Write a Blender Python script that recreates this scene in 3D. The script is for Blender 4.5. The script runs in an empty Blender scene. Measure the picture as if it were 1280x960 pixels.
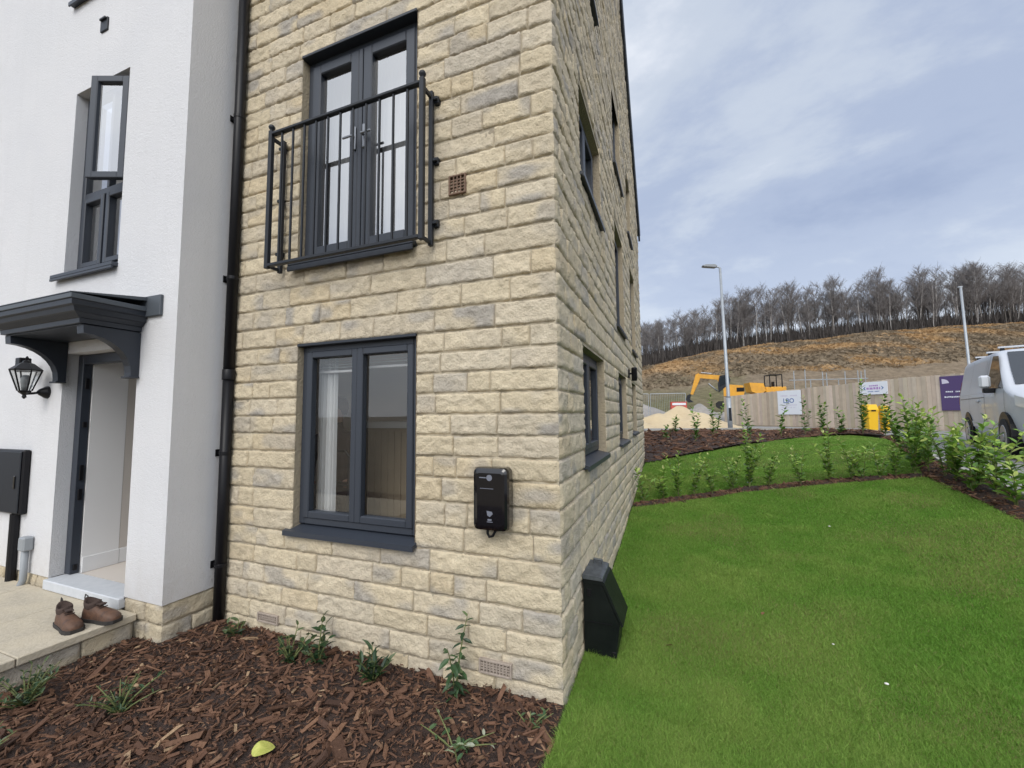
import bpy, math, random
import numpy as np
from mathutils import Vector, Matrix
RNG = np.random.default_rng(7); random.seed(7)
SC = bpy.context.scene
COL = SC.collection
# ------------------------------------------------------------------ camera
cam = bpy.data.objects.new('camera', bpy.data.cameras.new('camera')); COL.objects.link(cam)
cam.data.sensor_width = 36; cam.data.lens = 514.54/1280*36
cam.data.clip_start = .05; cam.data.clip_end = 2000
def _rot(yaw, pitch, roll):
    f = Vector((-math.sin(yaw)*math.cos(pitch), math.cos(yaw)*math.cos(pitch), math.sin(pitch)))
    r = Vector((math.cos(yaw), math.sin(yaw), 0)); u = r.cross(f)
    c, s = math.cos(roll), math.sin(roll)
    return c*r+s*u, -s*r+c*u, f
_r, _u, _f = _rot(math.radians(21.1095), math.radians(4.2739), math.radians(-.5242))
cam.matrix_world = Matrix(((_r.x, _u.x, -_f.x, 0), (_r.y, _u.y, -_f.y, 0), (_r.z, _u.z, -_f.z, 1.7), (0, 0, 0, 1)))
SC.camera = cam
SC.render.engine = 'CYCLES'
SC.cycles.use_denoising = True
SC.cycles.max_bounces = 7; SC.cycles.diffuse_bounces = 3; SC.cycles.glossy_bounces = 3
SC.cycles.transparent_max_bounces = 12; SC.cycles.transmission_bounces = 6
SC.cycles.caustics_reflective = False; SC.cycles.caustics_refractive = False
# ------------------------------------------------------------------ light
SUN_DIR = Vector((.12, -.72, .68)).normalized()         # towards the sun, behind the photographer
W = bpy.data.worlds.new('World'); SC.world = W; W.use_nodes = True
nt = W.node_tree; N = nt.nodes; L = nt.links
N.clear()
def wn(t, **k):
    n = N.new(t)
    for a, b in k.items(): setattr(n, a, b)
    return n
def wmath(op, a, b=None, c=None):
    n = wn('ShaderNodeMath', operation=op)
    for i, v in enumerate((a, b, c)):
        if v is None: continue
        if isinstance(v, (int, float)): n.inputs[i].default_value = v
        else: L.new(v, n.inputs[i])
    return n.outputs[0]
out = wn('ShaderNodeOutputWorld'); bg = wn('ShaderNodeBackground'); bg.inputs['Strength'].default_value = .12
sky = wn('ShaderNodeTexSky', sky_type='NISHITA', sun_disc=False)
sky.sun_elevation = math.asin(SUN_DIR.z); sky.sun_rotation = math.atan2(SUN_DIR.x, SUN_DIR.y)
tc = wn('ShaderNodeTexCoord'); sp = wn('ShaderNodeSeparateXYZ'); L.new(tc.outputs['Generated'], sp.inputs[0])
zz = wmath('ADD', wmath('MAXIMUM', sp.outputs[2], 0.0), .30)
cx = wn('ShaderNodeCombineXYZ'); L.new(wmath('DIVIDE', sp.outputs[0], zz), cx.inputs[0]); L.new(wmath('DIVIDE', sp.outputs[1], zz), cx.inputs[1])
def wnoise(scale, detail, rough, dist, loc):
    mp = wn('ShaderNodeMapping'); L.new(cx.outputs[0], mp.inputs[0]); mp.inputs['Location'].default_value = loc
    mp.inputs['Rotation'].default_value = (0, 0, .6); mp.inputs['Scale'].default_value = (1, 1.35, 1)
    n = wn('ShaderNodeTexNoise'); L.new(mp.outputs[0], n.inputs['Vector'])
    n.inputs['Scale'].default_value = scale; n.inputs['Detail'].default_value = detail
    n.inputs['Roughness'].default_value = rough; n.inputs['Distortion'].default_value = dist
    return n.outputs[0]
def wramp(fac, stops):
    r = wn('ShaderNodeValToRGB'); L.new(fac, r.inputs[0]); e = r.color_ramp.elements
    r.color_ramp.interpolation = 'EASE'
    while len(e) < len(stops): e.new(.5)
    for el, (p, c) in zip(e, stops): el.position = p; el.color = (*c, 1)
    return r.outputs[0]
def wmix(fac, a, b, mode='MIX'):
    m = wn('ShaderNodeMix', data_type='RGBA', blend_type=mode)
    if isinstance(fac, (int, float)): m.inputs[0].default_value = fac
    else: L.new(fac, m.inputs[0])
    for s, v in ((m.inputs[6], a), (m.inputs[7], b)):
        if isinstance(v, tuple): s.default_value = (*v, 1)
        else: L.new(v, s)
    return m.outputs[2]
n1 = wnoise(1.05, 8, .58, .15, (5.1, 2.7, 0)); n2 = wnoise(3.0, 7, .6, .1, (8.3, 4.4, 0))
cloud = wramp(wmath('ADD', wmath('MULTIPLY', n1, .8), wmath('MULTIPLY', n2, .2)),
              [(.34, (2.4, 2.9, 4.1)), (.46, (3.1, 3.6, 4.7)), (.55, (4.1, 4.55, 5.3)), (.67, (6.4, 6.6, 7.0))])
# paler towards the horizon
hz = wramp(sp.outputs[2], [(0.0, (1, 1, 1)), (.45, (0, 0, 0))])
hzf = wn('ShaderNodeRGBToBW'); L.new(hz, hzf.inputs[0])
cloud = wmix(wmath('MULTIPLY', hzf.outputs[0], .55), cloud, (5.2, 5.6, 6.3))
base = wmix(.88, sky.outputs[0], cloud)
# thinner, brighter cloud round the hidden sun
dp = wn('ShaderNodeVectorMath', operation='DOT_PRODUCT'); L.new(tc.outputs['Generated'], dp.inputs[0]); dp.inputs[1].default_value = SUN_DIR
glow = wmath('MULTIPLY', wmath('POWER', wmath('MAXIMUM', dp.outputs['Value'], 0.0), 2.5), 1.3)
gl = wn('ShaderNodeCombineXYZ')
for i, k in enumerate((6.6, 6.5, 6.2)): L.new(wmath('MULTIPLY', glow, k), gl.inputs[i])
base = wmix(1.0, base, gl.outputs[0], 'ADD')
L.new(base, bg.inputs[0]); L.new(bg.outputs[0], out.inputs[0])
W.cycles.sampling_method = 'MANUAL'; W.cycles.sample_map_resolution = 512
sd = bpy.data.lights.new('sun', 'SUN'); sd.energy = 1.1; sd.angle = math.radians(30); sd.color = (1, .96, .9)
so = bpy.data.objects.new('sun', sd); COL.objects.link(so); so.rotation_euler = SUN_DIR.to_track_quat('Z', 'Y').to_euler()
SC.view_settings.view_transform = 'Standard'; SC.view_settings.look = 'None'
SC.view_settings.exposure = .38; SC.view_settings.gamma = 1
SC.view_settings.use_curve_mapping = False
# ------------------------------------------------------------------ materials
def mat(name, col, rough=.7, metal=0., var=None, var2=None, bump=None, attr=None, spec=.5, coat=0., trans=0., coord='Object', sub=0.):
    """var = (scale, colour, amount): noise mixing towards another colour; bump = [(scale, distance)...]; attr: colour attribute multiplied in"""
    m = bpy.data.materials.new(name); m.use_nodes = True
    t = m.node_tree; p = t.nodes['Principled BSDF']
    p.inputs['Roughness'].default_value = rough; p.inputs['Metallic'].default_value = metal
    p.inputs['Specular IOR Level'].default_value = spec; p.inputs['Coat Weight'].default_value = coat
    p.inputs['Base Color'].default_value = (*col, 1)
    tcn = t.nodes.new('ShaderNodeTexCoord'); co = tcn.outputs[coord]
    c = None
    def mixc(fac, a, b, mode):
        x = t.nodes.new('ShaderNodeMix'); x.data_type = 'RGBA'; x.blend_type = mode
        if isinstance(fac, float): x.inputs[0].default_value = fac
        else: t.links.new(fac, x.inputs[0])
        for s, v in ((x.inputs[6], a), (x.inputs[7], b)):
            if isinstance(v, tuple): s.default_value = (*v, 1)
            else: t.links.new(v, s)
        return x.outputs[2]
    cur = tuple(col)
    for v in (var, var2):
        if not v: continue
        n = t.nodes.new('ShaderNodeTexNoise'); t.links.new(co, n.inputs['Vector'])
        n.inputs['Scale'].default_value = v[0]; n.inputs['Detail'].default_value = 6; n.inputs['Roughness'].default_value = .6
        r = t.nodes.new('ShaderNodeMapRange'); t.links.new(n.outputs[0], r.inputs[0])
        lo = v[3] if len(v) > 3 else .38
        r.inputs[1].default_value = lo; r.inputs[2].default_value = lo+.26; r.inputs[4].default_value = v[2]
        cur = mixc(r.outputs[0], cur, tuple(v[1]), 'MIX')
    if attr:
        a = t.nodes.new('ShaderNodeAttribute'); a.attribute_name = attr
        cur = a.outputs['Color'] if isinstance(cur, tuple) and not (var or var2) else mixc(1.0, cur, a.outputs['Color'], 'MULTIPLY')
    if not isinstance(cur, tuple): t.links.new(cur, p.inputs['Base Color'])
    prev = None
    for sc, dist in (bump or []):
        n = t.nodes.new('ShaderNodeTexNoise'); t.links.new(co, n.inputs['Vector'])
        n.inputs['Scale'].default_value = sc; n.inputs['Detail'].default_value = 5
        b = t.nodes.new('ShaderNodeBump'); b.inputs['Distance'].default_value = dist; b.inputs['Strength'].default_value = 1
        t.links.new(n.outputs[0], b.inputs['Height'])
        if prev is not None: t.links.new(prev, b.inputs['Normal'])
        prev = b.outputs[0]
    if prev is not None: t.links.new(prev, p.inputs['Normal'])
    if trans:
        o = t.nodes['Material Output']; tl = t.nodes.new('ShaderNodeBsdfTranslucent'); mx = t.nodes.new('ShaderNodeMixShader')
        mx.inputs[0].default_value = trans
        if isinstance(cur, tuple): tl.inputs[0].default_value = (*cur, 1)
        else: t.links.new(cur, tl.inputs[0])
        t.links.new(p.outputs[0], mx.inputs[1]); t.links.new(tl.outputs[0], mx.inputs[2]); t.links.new(mx.outputs[0], o.inputs[0])
    return m
def glass(name, f0=.08, tint=(.9, .92, .92), rough=0.0):
    """a thin sheet: clear with a mirror share that grows towards grazing angles, the same from both sides"""
    m = bpy.data.materials.new(name); m.use_nodes = True; t = m.node_tree; t.nodes.remove(t.nodes['Principled BSDF'])
    o = t.nodes['Material Output']; a = t.nodes.new('ShaderNodeBsdfTransparent'); b = t.nodes.new('ShaderNodeBsdfGlossy')
    a.inputs[0].default_value = (*tint, 1); b.inputs['Roughness'].default_value = rough
    f = t.nodes.new('ShaderNodeLayerWeight'); f.inputs[0].default_value = .5
    def mt(op, x, y):
        n = t.nodes.new('ShaderNodeMath'); n.operation = op; n.use_clamp = True
        for s_, v in zip(n.inputs, (x, y)):
            if isinstance(v, float): s_.default_value = v
            else: t.links.new(v, s_)
        return n.outputs[0]
    k = mt('ADD', mt('MULTIPLY', mt('POWER', f.outputs['Facing'], 5.0), 1-f0), f0)
    mx = t.nodes.new('ShaderNodeMixShader'); t.links.new(k, mx.inputs[0]); t.links.new(a.outputs[0], mx.inputs[1]); t.links.new(b.outputs[0], mx.inputs[2])
    t.links.new(mx.outputs[0], o.inputs[0]); return m
M = {}
M['stone'] = mat('buff_stone', (.95, .95, .95), .92, var=(16, (.84, .82, .81), .6), var2=(70, (1.05, 1.03, 1.0), .5), bump=[(60, .010), (190, .006)], attr='col', spec=.25)
M['mortar'] = mat('mortar', (.50, .44, .335), .95, var=(6, (.28, .24, .18), .8), bump=[(90, .004)], spec=.2)
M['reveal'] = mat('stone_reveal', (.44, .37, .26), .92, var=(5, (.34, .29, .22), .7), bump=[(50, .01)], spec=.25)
M['render'] = mat('white_render', (.70, .70, .715), .9, var=(1.6, (.645, .65, .675), .6), var2=(.7, (.66, .665, .68), .5), bump=[(160, .006), (45, .003)], spec=.25)
def streaks(m):
    t = m.node_tree; p = t.nodes['Principled BSDF']; src = p.inputs['Base Color'].links[0].from_socket
    tc_ = t.nodes.new('ShaderNodeTexCoord'); mp = t.nodes.new('ShaderNodeMapping'); mp.inputs['Scale'].default_value = (7, 7, .35); t.links.new(tc_.outputs['Object'], mp.inputs[0])
    n = t.nodes.new('ShaderNodeTexNoise'); n.inputs['Scale'].default_value = 1; n.inputs['Detail'].default_value = 5; t.links.new(mp.outputs[0], n.inputs['Vector'])
    r = t.nodes.new('ShaderNodeMapRange'); r.inputs[1].default_value = .5; r.inputs[2].default_value = .75; r.inputs[4].default_value = .16; t.links.new(n.outputs[0], r.inputs[0])
    x = t.nodes.new('ShaderNodeMix'); x.data_type = 'RGBA'; t.links.new(r.outputs[0], x.inputs[0]); t.links.new(src, x.inputs[6]); x.inputs[7].default_value = (.56, .56, .565, 1)
    sp_ = t.nodes.new('ShaderNodeSeparateXYZ'); t.links.new(tc_.outputs['Object'], sp_.inputs[0]); n2_ = t.nodes.new('ShaderNodeTexNoise'); n2_.inputs['Scale'].default_value = 14; n2_.inputs['Detail'].default_value = 6; t.links.new(tc_.outputs['Object'], n2_.inputs['Vector'])
    h = t.nodes.new('ShaderNodeMapRange'); h.inputs[1].default_value = .29; h.inputs[2].default_value = .75; h.inputs[3].default_value = .62; h.inputs[4].default_value = 0; t.links.new(sp_.outputs[2], h.inputs[0])
    q = t.nodes.new('ShaderNodeMath'); q.operation = 'MULTIPLY'; t.links.new(h.outputs[0], q.inputs[0]); t.links.new(n2_.outputs[0], q.inputs[1])
    y = t.nodes.new('ShaderNodeMix'); y.data_type = 'RGBA'; t.links.new(q.outputs[0], y.inputs[0]); t.links.new(x.outputs[2], y.inputs[6]); y.inputs[7].default_value = (.50, .46, .41, 1)
    t.links.new(y.outputs[2], p.inputs['Base Color'])
streaks(M['render'])
M['frame'] = mat('anthracite_frame', (.034, .041, .055), .42, bump=[(300, .0004)])
M['darkpaint'] = mat('anthracite_paint', (.018, .023, .033), .45, bump=[(40, .0006)])
M['canopytop'] = mat('weathered_grey', (.075, .088, .102), .5, var=(5, (.075, .085, .1), .7))
M['black'] = mat('black_plastic', (.008, .008, .010), .4, spec=.25)
M['blackiron'] = mat('black_iron', (.014, .017, .023), .45, bump=[(120, .0005)], spec=.35)
M['gloss'] = mat('gloss_black', (.004, .004, .006), .08, coat=.6)
M['grp'] = mat('dark_green_black_grp', (.005, .007, .007), .42, var=(7, (.010, .013, .012), .8), bump=[(160, .0008)], spec=.22)
M['grplid'] = mat('grey_grp_lid', (.085, .095, .105), .5, var=(20, (.04, .045, .05), .9), bump=[(90, .001)])
M['glass'] = glass('window_glass', .14, (.95, .96, .95))
M['glass_bright'] = glass('coated_glass', .5, (.95, .96, .97))
M['white'] = mat('white_paint', (.78, .78, .78), .6, bump=[(25, .0006)])
M['curtain'] = mat('white_voile', (.82, .83, .85), .9, trans=.35)
M['blind'] = mat('pale_blind', (.68, .73, .70), .8)
M['roomwall'] = mat('greige_wall', (.80, .75, .70), .9)
M['roomfloor'] = mat('brown_floor', (.34, .27, .21), .7)
M['hall'] = mat('hall_white', (.80, .79, .78), .8)
M['halldark'] = mat('hall_beige', (.60, .55, .50), .8)
M['panel'] = mat('beige_panel', (.40, .32, .22), .7, var=(3, (.34, .27, .19), .8))
M['cloth'] = mat('dark_brown_cloth', (.11, .08, .07), .9, bump=[(60, .004)])
M['skin'] = mat('skin', (.45, .27, .2), .6); M['hair'] = mat('brown_hair', (.06, .03, .016), .7, bump=[(90, .006)])
M['terracotta'] = mat('terracotta', (.20, .125, .085), .9, var=(40, (.14, .09, .065), .8)); M['ventshade'] = mat('vent_shade_paint', (.02, .015, .012), .9)
M['ventplastic'] = mat('buff_vent', (.37, .31, .26), .8, var=(40, (.28, .235, .20), .8))
M['greyplastic'] = mat('grey_plastic', (.27, .29, .31), .5); M['silver'] = mat('steel', (.55, .56, .58), .25, 1.); M['dullsteel'] = mat('dull_steel', (.22, .23, .25), .35, .9)
M['slab'] = mat('buff_paving', (.50, .44, .33), .9, var=(4, (.38, .34, .27), .8), var2=(30, (.56, .50, .40), .6), bump=[(60, .004)])
M['mat'] = mat('pale_door_sill', (.56, .58, .61), .6, var=(14, (.48, .51, .54), .7))
M['leather'] = mat('brown_leather', (.12, .06, .034), .65, var=(22, (.065, .036, .025), .95), bump=[(70, .004)])
M['suede'] = mat('dark_suede', (.055, .035, .028), .9, bump=[(120, .004)]); M['sole'] = mat('dark_rubber', (.03, .027, .025), .8)
M['roof'] = mat('grey_roof_tile', (.07, .075, .085), .7, bump=[(8, .02)])
M['ground'] = mat('bare_earth', (.19, .15, .10), .95, var=(.5, (.13, .11, .075), .9), bump=[(3, .05)])
M['lawn'] = mat('turf_soil', (.050, .085, .016), .95, var=(1.5, (.045, .06, .016), .9), var2=(14, (.02, .035, .01), .6), bump=[(40, .02)])
M['grass'] = mat('grass_blades', (1, 1, 1), .62, attr='col', trans=.3, spec=.22)
M['mulchbase'] = mat('mulch_bed', (.06, .036, .028), .95, var=(9, (.095, .058, .044), .8), var2=(40, (.018, .011, .009), .8), bump=[(35, .04), (110, .015)])
M['chip'] = mat('bark_chips', (1, 1, 1), .85, var=(60, (.7, .66, .62), .7), attr='col', spec=.3, bump=[(90, .004)])
M['road'] = mat('grey_tarmac', (.25, .25, .25), .9, var=(1.2, (.20, .20, .20), .8), var2=(30, (.30, .29, .28), .5), bump=[(120, .004)])
M['kerb'] = mat('concrete_kerb', (.42, .41, .38), .85, var=(6, (.34, .33, .3), .8), bump=[(60, .003)])
M['leaf'] = mat('laurel_leaf', (1, 1, 1), .36, attr='col', trans=.22, spec=.45)
M['stem'] = mat('green_stem', (.13, .15, .05), .7); M['twig'] = mat('brown_stem', (.10, .07, .045), .8)
M['fencewood'] = mat('fence_wood', (.54, .47, .375), .9, attr='col', var=(3, (.46, .40, .32), .8), bump=[(25, .006)])
M['galv'] = mat('galvanised_steel', (.40, .43, .46), .5, .35, var=(5, (.33, .36, .39), .8))
M['van'] = mat('silver_paint', (.60, .63, .68), .42, .1, coat=.25); M['vanglass'] = mat('dark_glass', (.02, .025, .03), .05, spec=.8, coat=.5)
M['tyre'] = mat('tyre_rubber', (.02, .02, .02), .85); M['alloy'] = mat('wheel_silver', (.45, .46, .48), .35, .8)
M['lamp'] = mat('headlamp_lens', (.75, .78, .8), .1, coat=1.)
M['yellow'] = mat('machine_yellow', (.74, .36, .03), .5, var=(2, (.55, .27, .04), .8)); M['binyellow'] = mat('yellow_plastic', (.82, .50, .02), .45)
M['red'] = mat('red_plastic', (.48, .06, .04), .5); M['purple'] = mat('purple_board', (.085, .055, .16), .5); M['signwhite'] = mat('sign_white', (.74, .78, .84), .5)
M['blueink'] = mat('blue_ink', (.12, .2, .42), .6); M['purpleink'] = mat('purple_ink', (.42, .25, .55), .6); M['paleink'] = mat('pale_ink', (.62, .60, .72), .6)
M['greymark'] = mat('grey_print', (.17, .18, .22), .4)
M['sand'] = mat('sand', (.58, .47, .30), .95, var=(1.2, (.48, .38, .25), .8), bump=[(4, .05)])
M['rubble'] = mat('grey_rubble', (.34, .31, .28), .95, var=(2, (.24, .23, .22), .8), bump=[(5, .08)])
M['bark'] = mat('tree_bark', (.10, .09, .082), .95, var=(1.5, (.12, .108, .095), .7)); M['birch'] = mat('pale_bark', (.46, .44, .42), .9, var=(1.2, (.2, .18, .17), .8))
M['twigs'] = mat('bare_hazed_twigs', (.20, .186, .182), .95); M['scrub'] = mat('dark_scrub', (.065, .057, .053), .95); M['bracken'] = mat('bracken', (1, 1, 1), .95, attr='col', trans=.2, spec=.1)  # twig grey is lightened to paint in the distance haze
M['pebble'] = mat('white_stone', (.75, .73, .68), .7); M['yleaf'] = mat('yellow_leaf', (.50, .50, .13), .6, var=(60, (.34, .38, .07), .8)); M['dleaf'] = mat('brown_leaf', (.22, .11, .05), .8)
M['brick'] = mat('red_brick', (.30, .14, .09), .9)
# ------------------------------------------------------------------ terrain heights
_PY = [-5, 3, 4.2, 5.3, 6.5, 7.8, 9, 10.5, 12, 14, 17, 25, 45]; _PZ = [0, 0, .06, .12, .21, .31, .44, .62, .78, .93, 1.03, 1.08, 1.1]
_QY = [-5, 2, 5, 7, 9, 13, 18, 25, 45]; _QZ = [0, .1, .5, .72, .82, .93, 1.03, 1.08, 1.1]
def g(X, Y):
    X = np.asarray(X, float); Y = np.asarray(Y, float)
    t = np.clip((X-.5)/4.5, 0, 1); t = t*t*(3-2*t); z = 0
    for d in (-.6, -.3, 0, .3, .6): z = z+((1-t)*np.interp(Y+d, _PY, _PZ)+t*np.interp(Y+d, _QY, _QZ))/5
    return z
def _h(ix, iy, iz, s):
    n = (ix*374761393+iy*668265263+iz*2147483647+s*974634777) & 0xffffffff
    n = ((n ^ (n >> 13))*1274126177) & 0xffffffff
    return ((n ^ (n >> 16)) & 0xffff)/65535.
def noise3(x, y, z, s=0):
    x, y, z = np.broadcast_arrays(np.asarray(x, float), np.asarray(y, float), np.asarray(z, float))
    i = [np.floor(v).astype(np.int64) for v in (x, y, z)]; f = [v-np.floor(v) for v in (x, y, z)]; f = [a*a*(3-2*a) for a in f]
    r = 0
    for a in (0, 1):
        for b in (0, 1):
            for c in (0, 1):
                r = r+_h(i[0]+a, i[1]+b, i[2]+c, s)*(f[0] if a else 1-f[0])*(f[1] if b else 1-f[1])*(f[2] if c else 1-f[2])
    return r
# ------------------------------------------------------------------ mesh helpers
def raw(name, V, F, m, parent=None, col=None, smooth=False, mi=None):
    """V (n,3), F list of tuples or (k,n) int arrays list"""
    me = bpy.data.meshes.new(name)
    V = np.asarray(V, np.float32).reshape(-1, 3)
    if isinstance(F, np.ndarray): F = [F]
    if len(F) and isinstance(F[0], np.ndarray):
        loops = np.concatenate([a.reshape(-1) for a in F]).astype(np.int32)
        tot = np.concatenate([np.full(len(a), a.shape[1], np.int32) for a in F])
    else:
        loops = np.fromiter((i for f in F for i in f), np.int32); tot = np.fromiter((len(f) for f in F), np.int32)
    st = np.concatenate([[0], np.cumsum(tot)[:-1]]).astype(np.int32)
    me.vertices.add(len(V)); me.vertices.foreach_set('co', V.reshape(-1))
    me.loops.add(len(loops)); me.loops.foreach_set('vertex_index', loops)
    me.polygons.add(len(tot)); me.polygons.foreach_set('loop_start', st); me.polygons.foreach_set('loop_total', tot)
    for x in (m if isinstance(m, (list, tuple)) else [m]): me.materials.append(M[x])
    if mi is not None: me.polygons.foreach_set('material_index', np.asarray(mi, np.int32))
    me.polygons.foreach_set('use_smooth', np.full(len(tot), bool(smooth)))
    if col is not None:
        a = me.color_attributes.new('col', 'FLOAT_COLOR', 'POINT')
        c = np.ones((len(V), 4), np.float32); c[:, :3] = col; a.data.foreach_set('color', c.reshape(-1))
    me.update(calc_edges=True); me.validate(verbose=False)
    o = bpy.data.objects.new(name, me); COL.objects.link(o)
    if parent is not None: o.parent = parent
    return o
def tag(o, label, cat=None, group=None, kind=None):
    if label: o['label'] = label
    if cat: o['category'] = cat
    if group: o['group'] = group
    if kind: o['kind'] = kind
    return o
def thing(name, label, cat, loc=(0, 0, 0), rz=0., group=None):
    o = bpy.data.objects.new(name, None); COL.objects.link(o); o.location = loc; o.rotation_euler = (0, 0, rz); o.empty_display_size = .2
    return tag(o, label, cat, group)
def dup(root, loc, rz=0., label=None, scale=1.):
    r = root.copy(); COL.objects.link(r); r.location = loc; r.rotation_euler = (0, 0, rz); r.scale = (scale, scale, scale)
    if label: r['label'] = label
    for ch in list(root.children):
        c = ch.copy(); COL.objects.link(c); c.parent = r
        for gch in list(ch.children):
            d = gch.copy(); COL.objects.link(d); d.parent = c
    return r
ident = lambda p: p
class MB:
    def __init__(s, T=ident): s.v = []; s.f = []; s.T = T; s.c = []
    def add(s, V, F, col=None):
        b = len(s.v); s.v += [s.T(tuple(p)) for p in V]; s.f += [tuple(i+b for i in f) for f in F]
        if col is not None: s.c += [col]*len(V)
        return s
    def quad(s, a, b, c, d): return s.add([a, b, c, d], [(0, 1, 2, 3)])
    def box(s, x0, x1, y0, y1, z0, z1, b=0., col=None):
        if x0 > x1: x0, x1 = x1, x0
        if y0 > y1: y0, y1 = y1, y0
        if z0 > z1: z0, z1 = z1, z0
        b = min(b, (x1-x0)*.45, (y1-y0)*.45, (z1-z0)*.45)
        if b <= 0:
            V = [(x, y, z) for z in (z0, z1) for y in (y0, y1) for x in (x0, x1)]
            return s.add(V, [(0, 2, 3, 1), (4, 5, 7, 6), (0, 1, 5, 4), (2, 6, 7, 3), (0, 4, 6, 2), (1, 3, 7, 5)], col)
        V = []; ix = {}
        P = ((x0, x1), (y0, y1), (z0, z1))
        for i in (0, 1):
            for j in (0, 1):
                for k in (0, 1):
                    for ax in range(3):
                        q = []
                        for a, e in enumerate((i, j, k)):
                            t = P[a][e]
                            if a != ax: t += b if e == 0 else -b
                            q.append(t)
                        ix[(i, j, k, ax)] = len(V); V.append(tuple(q))
        F = []
        for ax in range(3):
            o1, o2 = [a for a in range(3) if a != ax]
            for e in (0, 1):
                def key(p, q):
                    t = [0, 0, 0]; t[ax] = e; t[o1] = p; t[o2] = q; return (*t, ax)
                F.append([ix[key(0, 0)], ix[key(1, 0)], ix[key(1, 1)], ix[key(0, 1)]])
            for p in (0, 1):
                for q in (0, 1):
                    def k2(r, a):
                        t = [0, 0, 0]; t[ax] = r; t[o1] = p; t[o2] = q; return (*t, a)
                    F.append([ix[k2(0, o1)], ix[k2(1, o1)], ix[k2(1, o2)], ix[k2(0, o2)]])
        for i in (0, 1):
            for j in (0, 1):
                for k in (0, 1): F.append([ix[(i, j, k, 0)], ix[(i, j, k, 1)], ix[(i, j, k, 2)]])
        ctr = np.array([(x0+x1)/2, (y0+y1)/2, (z0+z1)/2]); VV = np.array(V)
        for n_, f in enumerate(F):
            a, bb, c = VV[f[0]], VV[f[1]], VV[f[2]]
            if np.dot(np.cross(bb-a, c-a), VV[f].mean(0)-ctr) < 0: F[n_] = f[::-1]
        return s.add(V, F, col)
    def tube(s, pts, rad, n=8, cap=True, col=None):
        pts = [Vector(p) for p in pts]; rad = rad if isinstance(rad, (list, tuple)) else [rad]*len(pts)
        V = []; F = []; up = None
        for i, p in enumerate(pts):
            d = (pts[min(i+1, len(pts)-1)]-pts[max(i-1, 0)]).normalized()
            if up is None: up = Vector((0, 0, 1)) if abs(d.z) < .9 else Vector((1, 0, 0))
            a = d.cross(up).normalized(); b = a.cross(d).normalized(); up = b
            for k in range(n):
                t = 2*math.pi*k/n; V.append(tuple(p+(a*math.cos(t)+b*math.sin(t))*float(rad[i])))
        for i in range(len(pts)-1):
            for k in range(n):
                q = (k+1) % n; F.append((i*n+k, i*n+q, (i+1)*n+q, (i+1)*n+k))
        if cap: F.append(tuple(range(n))[::-1]); F.append(tuple((len(pts)-1)*n+k for k in range(n)))
        return s.add(V, F, col)
    def lathe(s, c, prof, n=16, axis='z'):
        V = []; F = []
        for r, z in prof:
            for k in range(n):
                t = 2*math.pi*k/n
                q = (r*math.cos(t), r*math.sin(t), z)
                if axis == 'y': q = (q[0], q[2], q[1])
                if axis == 'x': q = (q[2], q[0], q[1])
                V.append((c[0]+q[0], c[1]+q[1], c[2]+q[2]))
        for i in range(len(prof)-1):
            for k in range(n):
                q = (k+1) % n; F.append((i*n+k, i*n+q, (i+1)*n+q, (i+1)*n+k))
        F.append(tuple(range(n))[::-1]); F.append(tuple((len(prof)-1)*n+k for k in range(n)))
        return s.add(V, F)
    def prism(s, poly, a, b, plane='xz'):
        """poly of 2D points extruded between a and b along the third axis"""
        def P(p, t): return {'xz': (p[0], t, p[1]), 'yz': (t, p[0], p[1]), 'xy': (p[0], p[1], t)}[plane]
        n = len(poly); V = [P(p, a) for p in poly]+[P(p, b) for p in poly]
        F = [tuple(range(n)), tuple(range(2*n-1, n-1, -1))]+[(i, n+i, n+(i+1) % n, (i+1) % n) for i in range(n)]
        return s.add(V, F)
    def ring(s, u0, u1, v0, v1, w, d0, d1, b=.004):
        """a rectangular frame of four bars"""
        s.box(u0, u0+w, v0, v1, d0, d1, b); s.box(u1-w, u1, v0, v1, d0, d1, b)
        s.box(u0+w, u1-w, v0, v0+w, d0, d1, b); return s.box(u0+w, u1-w, v1-w, v1, d0, d1, b)
    def build(s, name, m, parent=None, smooth=False):
        return raw(name, s.v, s.f, m, parent, col=(np.array(s.c) if s.c else None), smooth=smooth)
def fixn(o):
    import bmesh
    bm = bmesh.new(); bm.from_mesh(o.data); bmesh.ops.recalc_face_normals(bm, faces=bm.faces); bm.to_mesh(o.data); bm.free(); return o
def inpoly(px, py, poly):
    c = np.zeros(np.shape(px), bool); n = len(poly)
    for i in range(n):
        x0, y0 = poly[i]; x1, y1 = poly[(i+1) % n]
        if y0 == y1: continue
        k = ((y0 > py) != (y1 > py)) & (px < (x1-x0)*(py-y0)/(y1-y0)+x0); c ^= k
    return c
def ribbon(name, left, right, m, dz, n=60, k=8, mound=0.):
    def res(p):
        p = np.array(p, float); t = np.r_[0, np.cumsum(np.hypot(*np.diff(p, axis=0).T))]; q = np.linspace(0, t[-1], n)
        return np.stack([np.interp(q, t, p[:, 0]), np.interp(q, t, p[:, 1])], 1)
    A, B = res(left), res(right); s = np.linspace(0, 1, k)[None, :, None]
    P = A[:, None]*(1-s)+B[:, None]*s; X, Y = P[..., 0], P[..., 1]
    e = np.linspace(0, 1, k)[None]; Z = g(X, Y)+dz+mound*4*e*(1-e)*(0.6+.8*noise3(X*4, Y*4, 0, 3))
    V = np.stack([X, Y, Z], -1).reshape(-1, 3); i = np.arange(n-1)[:, None]*k+np.arange(k-1)[None]
    F = np.stack([i, i+1, i+k+1, i+k], -1).reshape(-1, 4)
    return fixn(raw(name, V, F, m, smooth=True)), P
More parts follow.
